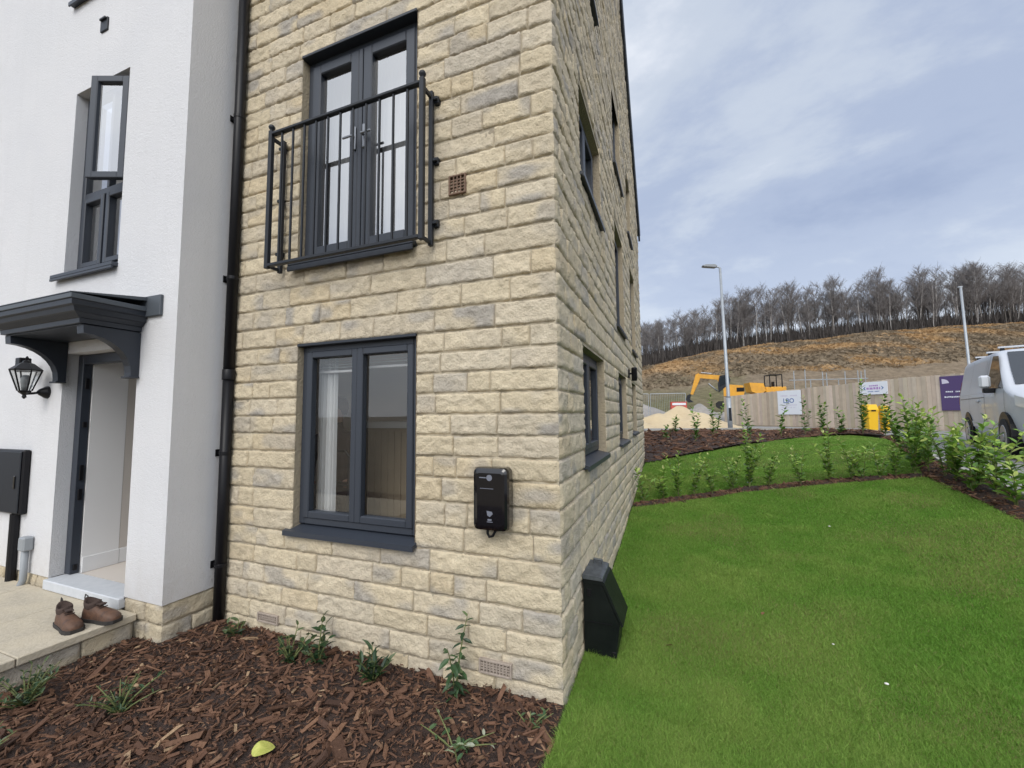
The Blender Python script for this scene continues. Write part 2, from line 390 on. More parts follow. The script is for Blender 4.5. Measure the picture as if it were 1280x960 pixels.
def sheet(name, poly, m, dz, step, bumpf=None):
    poly = [tuple(p) for p in poly]; a = np.array(poly)
    xs = np.arange(a[:, 0].min(), a[:, 0].max()+step, step); ys = np.arange(a[:, 1].min(), a[:, 1].max()+step, step)
    X, Y = np.meshgrid(xs, ys); Z = g(X, Y)+dz
    if bumpf is not None: Z = Z+bumpf(X, Y)
    nx = len(xs); i = np.arange(len(ys)-1)[:, None]*nx+np.arange(nx-1)[None]
    ok = inpoly((X[:-1, :-1]+step/2), (Y[:-1, :-1]+step/2), poly)
    i = i[ok]; F = np.stack([i, i+1, i+nx+1, i+nx], -1)
    return raw(name, np.stack([X, Y, Z], -1).reshape(-1, 3), F, m, smooth=True)
# ------------------------------------------------------------------ setting: ground, lawn, beds, road
CX, FY = -.643, 2.457           # outer corner of the stone house
LAWN = [(-.62, -4), (3.35, -4), (3.45, 6), (3.6, 8.3), (4.0, 9.6), (4.6, 11.2), (5.3, 13.8), (5.2, 14.9), (4.9, 15.2), (3.42, 14.15), (1.96, 12.62), (.52, 11.18), (-.645, 9.98)]
FAR = [(-3.5, 10.45), (-.66, 10.42), (-.6, 9.95), (.52, 11.14), (1.96, 12.58), (3.42, 14.12), (4.9, 15.15), (5.5, 14.7), (6.1, 15.6), (5.84, 17.6), (3.34, 17.75), (2.03, 17.62), (.8, 16.49), (-.94, 15.95), (-3.5, 15.7)]
FRONT = [(-7, -2.5), (-.61, -2.5), (-.625, 2.03), (-.655, 2.47), (-3.63, 2.47), (-3.63, 2.06), (-7, 2.06)]
R_IN = [(3.2, -4), (3.41, 6.06), (3.49, 7.08), (3.56, 8.3), (3.79, 8.8), (4.1, 9.7), (4.43, 10.9), (5.15, 13.2), (5.34, 14.3)]
R_OUT = [(3.62, -4), (3.86, 6.82), (4.09, 7.92), (4.16, 9.0), (4.4, 9.9), (4.75, 11), (5.1, 12.2), (5.7, 14), (6.0, 15)]
HEDGE = [(-.60, 6.86), (.33, 7.6), (1.12, 8.14), (1.98, 8.32), (2.87, 8.36), (3.6, 8.3)]
# one polar sheet out to the horizon
ra = np.r_[.2, np.linspace(1, 26, 40), np.linspace(28, 60, 14), 80, 120, 180, 300, 500, 900]; az = np.linspace(0, 2*math.pi, 121)[:-1]
RR, AA = np.meshgrid(ra, az, indexing='ij'); GX, GY = RR*np.cos(AA), RR*np.sin(AA)+2
GZ = g(np.clip(GX, -30, 30), np.clip(GY, -30, 45))-.03
i = np.arange(len(ra)-1)[:, None]*120+np.arange(120)[None]; j = np.arange(len(ra)-1)[:, None]*120+((np.arange(120)+1) % 120)[None]
F = np.stack([i, i+120, j+120, j], -1).reshape(-1, 4)
tag(raw('ground', np.stack([GX, GY, GZ], -1).reshape(-1, 3), F, 'ground', smooth=True), 'bare brown earth around the houses and building site', kind='structure')
tag(sheet('lawn', LAWN, 'lawn', .004, .1), 'mown green lawn beside the stone house', kind='structure')
tag(sheet('mulch_bed', FRONT, 'mulchbase', .004, .06, lambda X, Y: .035*noise3(X*2.2, Y*2.2, 0, 5)+.012*noise3(X*9, Y*9, 0, 6)-.02), 'dark bark mulch bed under the front window', kind='structure')
tag(sheet('mulch_bed', FAR, 'mulchbase', .008, .12, lambda X, Y: .10*noise3(X*1.2, Y*1.2, 0, 8)), 'bark mulch bed beyond the second lawn', kind='structure')
HL = [(x-.04, y+.13) for x, y in HEDGE]; HR = [(x+.04, y-.13) for x, y in HEDGE]
_o, HEDGE_P = ribbon('mulch_bed', HL, HR, 'mulchbase', .008, 80, 9, .035); tag(_o, 'narrow bark mulch strip curving across the lawn', kind='structure')
_o, RIGHT_P = ribbon('mulch_bed', R_IN, R_OUT, 'mulchbase', .008, 120, 11, .05); tag(_o, 'bark mulch strip between lawn and road', kind='structure')
ROAD = [(3.6, -4), (3.86, 6.82), (4.09, 7.92), (4.16, 9.0), (4.75, 11), (5.7, 14), (6.2, 15.6), (5.84, 17.5), (3.34, 17.65), (2.03, 17.5), (.8, 16.4), (-.94, 15.85), (-8, 15.6), (-8, 18.6), (1, 20), (3.2, 22.8), (6.6, 21), (9.6, 17.7), (14, 12.5), (14, -4)]
tag(sheet('road', ROAD, 'road', -.02, .25), 'grey tarmac road and path beside the lawn', kind='structure')
# kerb along the path behind the far bed and along the road
def kerb_line(pts, label, w=.1, h=.09):
    mb = MB()
    p = np.array(pts, float); t = np.r_[0, np.cumsum(np.hypot(*np.diff(p, axis=0).T))]; q = np.arange(0, t[-1], .9)
    xs, ys = np.interp(q, t, p[:, 0]), np.interp(q, t, p[:, 1])
    for a in range(len(q)-1):
        A = Vector((xs[a], ys[a], float(g(xs[a], ys[a])))); B = Vector((xs[a+1], ys[a+1], float(g(xs[a+1], ys[a+1]))))
        d = (B-A).normalized(); nrm = Vector((-d.y, d.x, 0)).normalized()*w/2; B = B-d*.008
        V = [A-nrm, B-nrm, B+nrm, A+nrm]; V = [v+Vector((0, 0, -.05)) for v in V]+[v+Vector((0, 0, h)) for v in V]
        mb.add([tuple(v) for v in V], [(3, 2, 1, 0), (4, 5, 6, 7), (0, 1, 5, 4), (1, 2, 6, 5), (2, 3, 7, 6), (3, 0, 4, 7)])
    tag(mb.build('kerb', 'kerb'), label, kind='structure')
kerb_line([(-.94, 16.0), (.8, 16.54), (2.03, 17.68), (3.34, 17.82), (5.9, 17.7), (6.2, 15.6)], 'pale kerb behind the far mulch bed', .12, .10)
kerb_line([(3.9, 6.6), (4.13, 7.92), (4.2, 9.0), (4.8, 11), (5.75, 14)], 'concrete edging between mulch strip and road', .06, .05)
# the hill beyond the site
LINE = np.array([(-90, 70, 3), (-40, 96, 8), (-6.2, 109.6, 13.3), (12, 116.3, 17.2), (31.2, 123.5, 19.4), (50.3, 130.7, 21.5), (69.4, 138, 22.8), (84.6, 143.8, 23.6), (120, 157, 27), (170, 176, 30)], float)
def hill_pt(s, t):
    """s 0..1 along the ridge line, t 0 at the foot, 1 at the trees, above 1 in the wood"""
    k = np.asarray(s)*(len(LINE)-1); top = np.stack([np.interp(k, np.arange(len(LINE)), LINE[:, c]) for c in range(3)], -1)
    dirn = top[..., :2]/np.linalg.norm(top[..., :2], axis=-1, keepdims=True); base = top[..., :2]*.42
    tt = np.asarray(t); xy = base+(top[..., :2]-base)*tt[..., None]
    c = np.clip(tt, 0, 1); prof = .35*c+.65*(c*c*(3-2*c)); prof = prof**.92
    z = 1.05+(top[..., 2]-1.05)*prof+np.clip(tt-1, 0, None)*11
    z = z+(noise3(xy[..., 0]*.09, xy[..., 1]*.09, 0, 4)-.5)*1.5*np.sin(np.clip(tt, 0, 1)*math.pi)+(noise3(xy[..., 0]*.4, xy[..., 1]*.4, 0, 9)-.5)*.7*np.clip(tt*3, 0, 1)*(tt < 1.05)
    return np.stack([xy[..., 0], xy[..., 1], z], -1)
ss, tt_ = np.meshgrid(np.linspace(0, 1, 220), np.r_[np.linspace(-.02, 1.02, 90), np.linspace(1.1, 2.4, 12)], indexing='ij')
HP = hill_pt(ss, tt_); nt_ = HP.shape[1]
i = np.arange(219)[:, None]*nt_+np.arange(nt_-1)[None]
hc = np.stack([noise3(HP[..., 0]*.05, HP[..., 1]*.05, 0, 21), noise3(HP[..., 0]*.22, HP[..., 1]*.22, 0, 22), noise3(HP[..., 0]*.9, HP[..., 1]*.9, 0, 23)], -1)
tv = np.clip(tt_+(hc[..., 0]-.5)*.5+(hc[..., 1]-.5)*.25, 0, 1)[..., None]; rt_ = np.clip((HP[..., 0:1]/np.maximum(HP[..., 1:2], 1)-.12)/.12, 0, 1)*.4
w1 = np.clip((tv+rt_-.30)/.25, 0, 1); w2 = np.clip((tv-.52)/.2, 0, 1)*np.clip((hc[..., 1:2]-.2)*2.4, 0, 1)
colh = np.array((.165, .155, .08))*(1-w1)+np.array((.235, .185, .13))*w1
colh = colh*(1-w2)+np.array((.42, .275, .145))*w2
colh = colh*(.9+.2*hc[..., 2:3])
colh = np.where((tt_ > 1.0)[..., None], np.array((.05, .042, .035)), colh)
M['hill'] = mat('bracken_hillside', (1, 1, 1), .95, var=(1.3, (.6, .6, .6), .8), attr='col', bump=[(.9, .5), (3, .2)], spec=.1)
tag(raw('hill', HP.reshape(-1, 3), np.stack([i, i+nt_, i+nt_+1, i+1], -1).reshape(-1, 4), 'hill', col=colh.reshape(-1, 3), smooth=True), 'brown bracken hillside below the bare wood', kind='structure')
# ------------------------------------------------------------------ stone walling
def stones(T, rows, res, corner=None, rng=RNG, tone=1.):
    """rows: (v0, v1, [(ua, ub), ...]); each stone a pillowed rough-faced patch. T maps (u, v, d). corner: (u, side) of a quoin edge, no joint there"""
    VV, FF, CC = [], [], []; base = 0
    pal = np.array([(.62, .535, .385), (.61, .52, .36), (.57, .495, .365), (.64, .55, .385), (.56, .49, .375), (.60, .495, .325), (.50, .455, .38), (.60, .53, .405)])
    pw = np.array([.2, .2, .14, .16, .1, .09, .03, .08]); pw /= pw.sum()
    for v0, v1, spans in rows:
        for ua, ub in spans:
            cuts = [ua]
            first = True
            while True:
                Lx = rng.choice([.18, .25, .32, .40, .48, .55], p=[.10, .15, .22, .24, .18, .11])*rng.uniform(.9, 1.1)
                if first: Lx *= rng.uniform(.5, 1); first = False
                if ub-cuts[-1]-Lx < .13: break
                cuts.append(cuts[-1]+Lx)
            if ub-cuts[-1] > .70: cuts.append((cuts[-1]+ub)/2)
            cuts.append(ub)
            for a, b in zip(cuts[:-1], cuts[1:]):
                j = .0035; u0, u1, z0, z1 = a+j, b-j, v0+.0045, v1-.0045
                cl = cr = False
                if corner is not None:
                    if abs(a-corner) < 1e-6: u0 = a; cl = True
                    if abs(b-corner) < 1e-6: u1 = b; cr = True
                nu = max(3, int(round((u1-u0)/res))); nv = max(4, int(round((z1-z0)/res)))
                du = np.r_[0, min(.005, .2*(u1-u0)), np.linspace(u0, u1, nu+1)[1:-1]-u0, (u1-u0)-min(.005, .2*(u1-u0)), u1-u0]; dv = np.r_[0, .005, np.linspace(z0, z1, nv+1)[1:-1]-z0, z1-z0-.005, z1-z0]
                nu = len(du)-1; nv = len(dv)-1; U, Vv = np.meshgrid(u0+du, z0+dv)
                eu = np.minimum(U-u0 if not cl else 9, u1-U if not cr else 9); et = z1-Vv; eb = Vv-z0; ev = np.minimum(et, eb)
                seed = int(rng.integers(0, 9999)); ox = rng.uniform(0, 50)
                rb_ = .007+.022*np.clip(noise3(U*16+ox, 0, 1, seed)-.35, 0, 1)+.006*noise3(U*60+ox, 0, 2, seed)
                pt = np.clip(et/.007, 0, 1); pb_ = np.clip(eb/rb_, 0, 1); pu = np.clip(eu/.006, 0, 1)
                pr = np.minimum(pt, pb_); pr = pr*(2-pr)
                q = noise3(U*7+ox, Vv*10, 0, seed); q2 = noise3(U*24+ox, Vv*30, 3, seed+1); q3 = noise3(U*62, Vv*70+ox, 5, seed+2)
                rough = .008*q+.011*np.abs(q2-.5)*2+.009*q3
                tilt = rng.uniform(-.006, .006)*(U-u0)/(u1-u0)+rng.uniform(-.002, .010)*(Vv-z0)/(z1-z0)*-1
                d = -.009+pr*(.006+rough+tilt); d = np.minimum(d, np.where(pu < 1, -.0055+.006*pu+rough*pu, 9))
                wob = .005*(1-pr)
                U2 = U+wob*(q2-.5); V2 = Vv+wob*2*(q3-.5)
                if cl or cr:
                    dist = (U-u0) if cl else (u1-U); k = np.clip(dist/.03, 0, 1); k = k*k*(3-2*k)
                    cz = .001+.006*noise3(0, Vv*22, 7, 77)+.007*(1-np.clip(ev/.012, 0, 1))
                    d = d*k-cz*(1-k); s_ = 1 if cl else -1
                    U2 = U2*k+(1-k)*(U+s_*cz)
                P = np.stack(T((U2, V2, d)), -1).reshape(-1, 3)
                c = (pal[rng.choice(len(pal), p=pw)]*.65+np.array((.60, .52, .37))*.35)*rng.uniform(1.0, 1.09)*tone*np.array((.985, .99, 1.02))
                st = np.clip((noise3(U*6+ox, Vv*10, 2, seed+5)-.50)*3.5, 0, 1)[..., None]*rng.uniform(0, .85)      # grey weather stains
                cc = (c*(1-st)+np.array((.37, .35, .325))*st)*(.86+.20*q2[..., None]+.08*q3[..., None])
                i0 = np.arange(nv)[:, None]*(nu+1)+np.arange(nu)[None]+base
                FF.append(np.stack([i0, i0+1, i0+nu+2, i0+nu+1], -1).reshape(-1, 4)); VV.append(P); CC.append(cc.reshape(-1, 3)); base += len(P)
    return np.concatenate(VV), np.concatenate(FF), np.concatenate(CC)
def rows_for(zb, u0, u1, openings, breaks, h=.147, ztop=None, clip=None):
    """breaks: heights that must fall on a bed joint"""
    bz = sorted(set([zb]+[b for b in breaks if b > zb]+[ztop])); rows = []
    bz = [b for b in bz if b <= ztop+1e-6]
    for a, b in zip(bz[:-1], bz[1:]):
        n = max(1, int(round((b-a)/h)))
        for k in range(n):
            r0, r1 = a+(b-a)*k/n, a+(b-a)*(k+1)/n; lo, hi = u0, u1
            if clip: lo, hi = clip(r0, r1, lo, hi)
            if hi-lo < .2: continue
            spans = [(lo, hi)]
            for (ou0, ou1, ov0, ov1) in openings:
                if r0 < ov1-.02 and r1 > ov0+.02:
                    ns = []
                    for s0, s1 in spans:
                        if ou1 <= s0 or ou0 >= s1: ns.append((s0, s1)); continue
                        if ou0-s0 > .05: ns.append((s0, ou0))
                        if s1-ou1 > .05: ns.append((ou1, s1))
                    spans = ns
            rows.append((r0, r1, spans))
    return rows
def wallcells(mb, u0, u1, v0, v1, ops, d):
    us = sorted(set([u0, u1]+[x for o in ops for x in o[:2] if u0 < x < u1])); vs = sorted(set([v0, v1]+[x for o in ops for x in o[2:] if v0 < x < v1]))
    for a, b in zip(us[:-1], us[1:]):
        for c, e in zip(vs[:-1], vs[1:]):
            m = ((a+b)/2, (c+e)/2)
            if any(o[0] < m[0] < o[1] and o[2] < m[1] < o[3] for o in ops): continue
            mb.quad((a, c, d), (b, c, d), (b, e, d), (a, e, d))
def reveals(mb, o, d0, d1):
    u0, u1, v0, v1 = o
    mb.quad((u0, v0, d0), (u0, v1, d0), (u0, v1, d1), (u0, v0, d1)); mb.quad((u1, v0, d0), (u1, v0, d1), (u1, v1, d1), (u1, v1, d0))
    mb.quad((u0, v1, d0), (u1, v1, d0), (u1, v1, d1), (u0, v1, d1)); mb.quad((u0, v0, d0), (u0, v0, d1), (u1, v0, d1), (u1, v0, d0))
TF = lambda p: (p[0], FY-p[2], p[1])            # front of the stone house: u = X, v = Z, d towards the camera
TS = lambda p: (CX+p[2], p[0], p[1])            # side of the stone house: u = Y
HB = 10.42; EAVE = 6.4; RIDGE = 10.25; RM = (FY+HB)/2
# openings (u0, u1, v0, v1)
F_LOW = (-2.80, -1.672, .80, 2.275); F_DOOR = (-2.835, -1.685, 2.93, 4.757)
S_OPS = {'low1': (3.22, 4.32, 1.28, 2.25), 'low2': (5.55, 6.55, 1.28, 2.25), 'low3': (7.5, 8.4, 1.33, 2.25),
         'up1': (3.27, 4.35, 3.66, 4.52), 'mid2': (5.55, 6.55, 2.86, 4.34), 'mid3': (7.75, 8.7, 2.84, 4.4),
         'up2': (5.65, 6.6, 5.18, 6.68), 'up3': (7.5, 8.3, 4.95, 6.15), 'top': (3.3, 4.3, 5.98, 7.2)}
house = thing('stone_house', 'buff rock faced stone house with black juliet balcony and dark grey windows', 'house', (0, 0, 0))
BR_F = [.80, 2.275, 2.93, 4.757]; BR_S = [.80, 1.28, 2.255, 2.93, 3.66, 4.34, 4.52, 4.757, 5.18, 5.98]
rows = rows_for(-.2, -3.62, CX, [F_LOW, F_DOOR], BR_F+[1.28, 3.66], ztop=6.4)
V1, F1, C1 = stones(TF, rows, .0145, corner=CX)
def clipg(r0, r1, lo, hi):
    if r1 <= EAVE: return lo, hi
    k = (r1-EAVE)/(RIDGE-EAVE)*(RM-FY); return lo+k, hi-k
srow = rows_for(-.2, FY, HB, list(S_OPS.values()), BR_F+[1.28, 3.66], ztop=9.9, clip=clipg)
near = [(a, b, [(s0, min(s1, 4.6)) for s0, s1 in sp if s0 < 4.5]) for a, b, sp in srow]
far_ = [(a, b, [(max(s0, 4.6) if s0 < 4.5 else s0, s1) for s0, s1 in sp if s1 > 4.7]) for a, b, sp in srow]
near = [(a, b, [s for s in sp if s[1]-s[0] > .1]) for a, b, sp in near]
V2, F2, C2 = stones(TS, near, .02, corner=FY)
V3, F3, C3 = stones(TS, far_, .04)
wall = raw('wall', np.concatenate([V1, V2, V3]), np.concatenate([F1, F2+len(V1), F3+len(V1)+len(V2)]), 'stone', house, col=np.concatenate([C1, C2, C3]), smooth=True)
mb = MB(TF); wallcells(mb, -3.62, CX-.008, -.3, EAVE, [F_LOW, F_DOOR], -.0065)
m2 = MB(TS); wallcells(m2, FY+.008, HB, -.3, EAVE, list(S_OPS.values()), -.0065)
m2.add([(FY+.008, EAVE, -.0065), (HB, EAVE, -.0065), (RM, RIDGE, -.0065)], [(0, 1, 2)])
mb.v += m2.v; mb.f += [tuple(x+len(mb.v)-len(m2.v) for x in f) for f in m2.f]
mb.quad  # joints
mb.build('mortar', 'mortar', wall)
for T_, ops_ in ((TF, (F_LOW, F_DOOR)), (TS, list(S_OPS.values()))):
    for o in ops_: rv = MB(T_); reveals(rv, o, .004, -.13); rv.build('reveal', 'reveal', wall)
# back wall, left wall, roof, verge
bk = MB(); bk.box(-9, -3.5, HB-.05, HB, -.3, EAVE); bk.box(-3.5, -.9, HB-.05, HB, -.3, .3); bk.box(-3.5, -.9, HB-.05, HB, 2.55, EAVE); bk.box(-.9, CX-.02, HB-.05, HB, -.3, EAVE); bk.build('wall', 'mortar', house)  # gap made in the unseen back wall to let daylight in
rf = MB()
for s0, s1 in ((FY-.25, RM), (HB+.25, RM)):
    z0 = EAVE-.25*(RIDGE-EAVE)/(RM-FY)
    rf.add([(-9, s0, z0+.05), (CX+.06, s0, z0+.05), (CX+.06, s1, RIDGE+.05), (-9, s1, RIDGE+.05), (-9, s0, z0+.17), (CX+.06, s0, z0+.17), (CX+.06, s1, RIDGE+.17), (-9, s1, RIDGE+.17)],
           [(0, 1, 2, 3), (4, 7, 6, 5), (0, 4, 5, 1), (1, 5, 6, 2), (2, 6, 7, 3), (3, 7, 4, 0)])
fixn(rf.build('roof', 'roof', house))
vg = MB()
for s0 in (FY-.2, HB+.2):
    z0 = EAVE-.2*(RIDGE-EAVE)/(RM-FY)
    vg.add([(CX+x, y, z) for x in (.012, .055) for y, z in ((s0, z0-.16), (RM, RIDGE-.16), (RM, RIDGE+.04), (s0, z0+.04))], [(0, 1, 2, 3), (4, 7, 6, 5), (0, 4, 5, 1), (1, 5, 6, 2), (2, 6, 7, 3), (3, 7, 4, 0)])
fixn(vg.build('bargeboard', 'darkpaint', house))
# windows: u, v, d boxes in the wall's frame
def window(T, o, parent, name='window', panes=2, glassmat='glass', fd=-.05, sill=True, sash=True, transom=None, label=None, sill_over=.06, fw=.055, out=.035):
    u0, u1, v0, v1 = o; sz = .055 if sill else 0.
    f = MB(T); v0f = v0+sz
    f.ring(u0+.002, u1-.002, v0f+.002, v1-.002, fw, fd-.06, fd, .006)
    w = MB(T); 
    us = np.linspace(u0+fw, u1-fw, panes+1)
    for k in range(1, panes): f.box(us[k]-.018, us[k]+.018, v0f+fw, v1-fw, fd-.06, fd-.002, .004)
    fr = f.build(name, 'frame', parent)
    if label: fr['label'] = label
    for k in range(panes):
        a, b = us[k]+(.004 if k == 0 else .004), us[k+1]-.004
        s = MB(T); s.ring(a-.006, b+.006, v0f+fw-.004, v1-fw+.004, .055, fd-.05, fd+.012, .007)
        s.build('sash', 'frame', fr)
        p = MB(T); p.quad((a+.044, v0f+fw+.046, fd-.03), (b-.044, v0f+fw+.046, fd-.03), (b-.044, v1-fw-.046, fd-.03), (a+.044, v1-fw-.046, fd-.03)); p.build('pane', glassmat, fr)
    if sill:
        s = MB(T); s.prism([(0, 0), (0, 0)], 0, 0) if 0 else None
        s.v = []; s.f = []
        x0, x1 = u0-sill_over, u1+sill_over*.2
        prof = [(-.10, v0+.056), (out+.012, v0+.020), (out+.012, v0-.018), (out, v0-.018), (out, v0-.002), (-.10, v0+.002)]
        n = len(prof); s.add([(x0, z, d) for d, z in prof]+[(x1, z, d) for d, z in prof], [tuple(range(n)), tuple(range(2*n-1, n-1, -1))]+[(q, n+q, n+(q+1) % n, (q+1) % n) for q in range(n)])
        fixn(s.build('sill', 'frame', fr))
    return fr
window(TF, F_LOW, house, label='wide two pane dark grey window under the balcony')
for k, o in S_OPS.items():
    window(TS, o, house, panes=2 if k in ('low1', 'up1') else 1, fd=-.07, sill_over=.05, glassmat='glass_bright' if k in ('up1', 'up2', 'up3', 'top') else 'glass')
# french door
u0, u1, v0, v1 = F_DOOR
f = MB(TF); fd = -.06; f.ring(u0+.002, u1-.002, v0+.03, v1-.002, .06, fd-.07, fd, .006); f.box(-2.278, -2.242, v0+.09, v1-.062, fd-.06, fd+.016, .006)
fdoor = f.build('french_door', 'frame', house); fdoor['label'] = 'dark grey double french door behind the juliet balcony'
for a, b in ((u0+.056, -2.282), (-2.238, u1-.056)):
    s = MB(TF); s.ring(a, b, v0+.086, v1-.056, .085, fd-.055, fd+.012, .008); s.build('sash', 'frame', fdoor)
    p = MB(TF); p.quad((a+.08, v0+.16, fd-.03), (b-.08, v0+.16, fd-.03), (b-.08, v1-.13, fd-.03), (a+.08, v1-.13, fd-.03)); p.build('pane', 'glass_bright', fdoor)
hd = MB(TF); hd.box(-2.315, -2.29, 3.83, 4.03, fd+.012, fd+.03, .006); hd.box(-2.40, -2.30, 3.925, 3.945, fd+.045, fd+.06, .005); hd.box(-2.312, -2.295, 3.925, 3.945, fd+.02, fd+.05, .004); hd.build('handle', 'dullsteel', fdoor)
hd = MB(TF); hd.box(-2.225, -2.20, 3.83, 4.03, fd+.012, fd+.03, .006); hd.box(-2.22, -2.12, 3.925, 3.945, fd+.045, fd+.06, .005); hd.box(-2.217, -2.20, 3.925, 3.945, fd+.02, fd+.05, .004); hd.build('handle', 'dullsteel', fdoor)
s = MB(TF); s.box(u0-.05, u1+.01, v0-.005, v0+.03, -.12, .06, .006); s.box(u0-.05, u1+.01, v0-.05, v0-.006, .045, .062, .004); s.build('sill', 'darkpaint', fdoor)
s = MB(TF); s.box(u0, u1, v1-.012, v1+.012, -.1, .02, .003); s.build('head_strip', 'darkpaint', fdoor)  # dark strip paints in the frame head and the shadow over it
s = MB(TF); s.box(F_LOW[0], F_LOW[1], 2.262, 2.284, -.1, .014, .003); s.build('head_strip', 'darkpaint', house)  # thin dark strip along the window head
# air bricks
def vent(T, u0, u1, v0, v1, nx, ny, m, parent, d=.012):
    v = MB(T); v.ring(u0, u1, v0, v1, .012, -.01, d, .002)
    dx = (u1-u0-.024)/nx; dz = (v1-v0-.024)/ny
    for k in range(1, nx): v.box(u0+.012+k*dx-.004, u0+.012+k*dx+.004, v0+.012, v1-.012, -.01, d-.003)
    for k in range(1, ny): v.box(u0+.012, u1-.012, v0+.012+k*dz-.004, v0+.012+k*dz+.004, -.01, d-.0055)
    o = v.build('air_brick', m, parent); b = MB(T); b.quad((u0+.01, v0+.01, -.004), (u1-.01, v0+.01, -.004), (u1-.01, v1-.01, -.004), (u0+.01, v1-.01, -.004)); b.build('vent_shade_sheet', 'ventshade', o)  # near-black sheet paints the shade inside the vent holes
vent(TF, -1.405, -1.27, 3.235, 3.375, 4, 5, 'terracotta', house, .024); vent(TF, -3.13, -2.91, .085, .155, 9, 3, 'ventplastic', house, .024); vent(TF, -1.18, -.96, .10, .185, 9, 4, 'ventplastic', house, .026)
# floors and rooms behind the windows
room = MB()
def roombox(mb, x0, x1, y0, y1, z0, z1):
    mb.quad((x0, y0, z0), (x0, y1, z0), (x0, y1, z1), (x0, y0, z1))
    if y1 < 6: mb.quad((x0, y1, z0), (x1, y1, z0), (x1, y1, z1), (x0, y1, z1))
    mb.quad((x0, y0, z1), (x0, y1, z1), (x1, y1, z1), (x1, y0, z1))
room.quad((-3.55, FY+.012, .3), (-3.55, 6, .3), (-3.55, 6, 2.62), (-3.55, FY+.012, 2.62)); room.quad((-3.55, FY+.012, 2.62), (-3.55, 5.4, 2.62), (CX-.01, 5.4, 2.62), (CX-.01, FY+.012, 2.62)); roombox(room, -3.55, CX-.01, FY+.012, 5.3, 2.88, 5.3); room.build('room', 'roomwall', house)  # lower ceiling and left wall cut short so daylight reaches the room
rfl = MB(); rfl.box(-3.55, CX-.012, FY+.013, HB-.06, .2, .3); rfl.build('floor', 'roomfloor', house)
for z_ in (2.75, 5.4): rfl = MB(); rfl.box(-3.55, CX-.012, FY+.013, 5.4, z_, z_+.12); rfl.build('floor', 'roomfloor', house)
def curtain(x0, x1, y, z0, z1, amp, waves, label, m='curtain', n=90):
    t = np.linspace(0, 1, n); X = x0+(x1-x0)*t; Yv = y+amp*np.sin(t*waves*6.283)+.4*amp*np.sin(t*waves*2.7*6.283+1)
    V = np.concatenate([np.stack([X, Yv, np.full(n, z0)], 1), np.stack([X, y+(Yv-y)*.7, np.full(n, z1)], 1)]); i = np.arange(n-1)
    return tag(raw('curtain', V, np.stack([i, i+1, i+n+1, i+n], -1), m, smooth=True), label, 'curtain')
curtain(-2.86, -2.27, 2.76, 2.90, 4.8, .035, 5, 'white net curtain behind the left leaf of the balcony door')
curtain(-2.25, -1.62, 2.76, 2.90, 4.8, .035, 5, 'white net curtain behind the right leaf of the balcony door')
curtain(-2.80, -2.60, 2.68, .9, 2.2, .02, 3, 'narrow white curtain at the left edge of the ground floor window')
def blind(label, x0, x1, y, z0, z1):
    b = thing('window_blind', label, 'blind', ((x0+x1)/2, y, z1)); hx = (x1-x0)/2
    m = MB(); m.box(-hx, hx, -.025, .025, -.05, 0, .008); m.build('headrail', 'white', b)
    m = MB(); k = int((z1-z0-.06)/.022)
    for q in range(k): m.add([(-hx, -.018, -.062-q*.022), (hx, -.018, -.062-q*.022), (hx, .012, -.05-q*.022), (-hx, .012, -.05-q*.022)], [(0, 1, 2, 3)])
    m.build('slat', 'blind', b); m = MB(); m.box(-hx, hx, -.02, .02, z0-z1, z0-z1+.02, .004); m.build('bottom_rail', 'white', b)
blind('pale blind drawn up behind the left pane of the lower window', -2.78, -2.29, 2.66, 2.06, 2.25)
blind('pale blind drawn up behind the right pane of the lower window', -2.25, -1.70, 2.66, 2.08, 2.25)
cab = thing('panelled_stand_in', 'beige upright panelled cabinet with white top added inside the lower window to stand in for a reflection', 'block', (-2.86, 3.65, .3))  # added block standing in for a reflection in the right pane
m = MB(); m.box(-.30, .30, 0, .4, 0, 1.27, .004); 
for k in range(7): m.box(-.29+k*.084, -.29+k*.084+.07, -.014, 0, .05, 1.24, .004)
m.build('carcass', 'panel', cab); m = MB(); m.box(-.34, .34, -.04, .42, 1.27, 1.34, .008); m.build('block_top', 'white', cab)
m = MB(); sh = thing('wall_cupboard', 'brown wall cupboard in the room behind the right pane of the lower window', 'cupboard', (-2.7, 4.9, 1.8)); m.box(-.35, .35, 0, .35, -.1, .55, .006); m.build('carcass', 'roomfloor', sh); m = MB(); m.box(-.33, -.01, -.018, -.001, -.08, .53, .004); m.box(.01, .33, -.018, -.001, -.08, .53, .004); m.build('door', 'panel', sh)
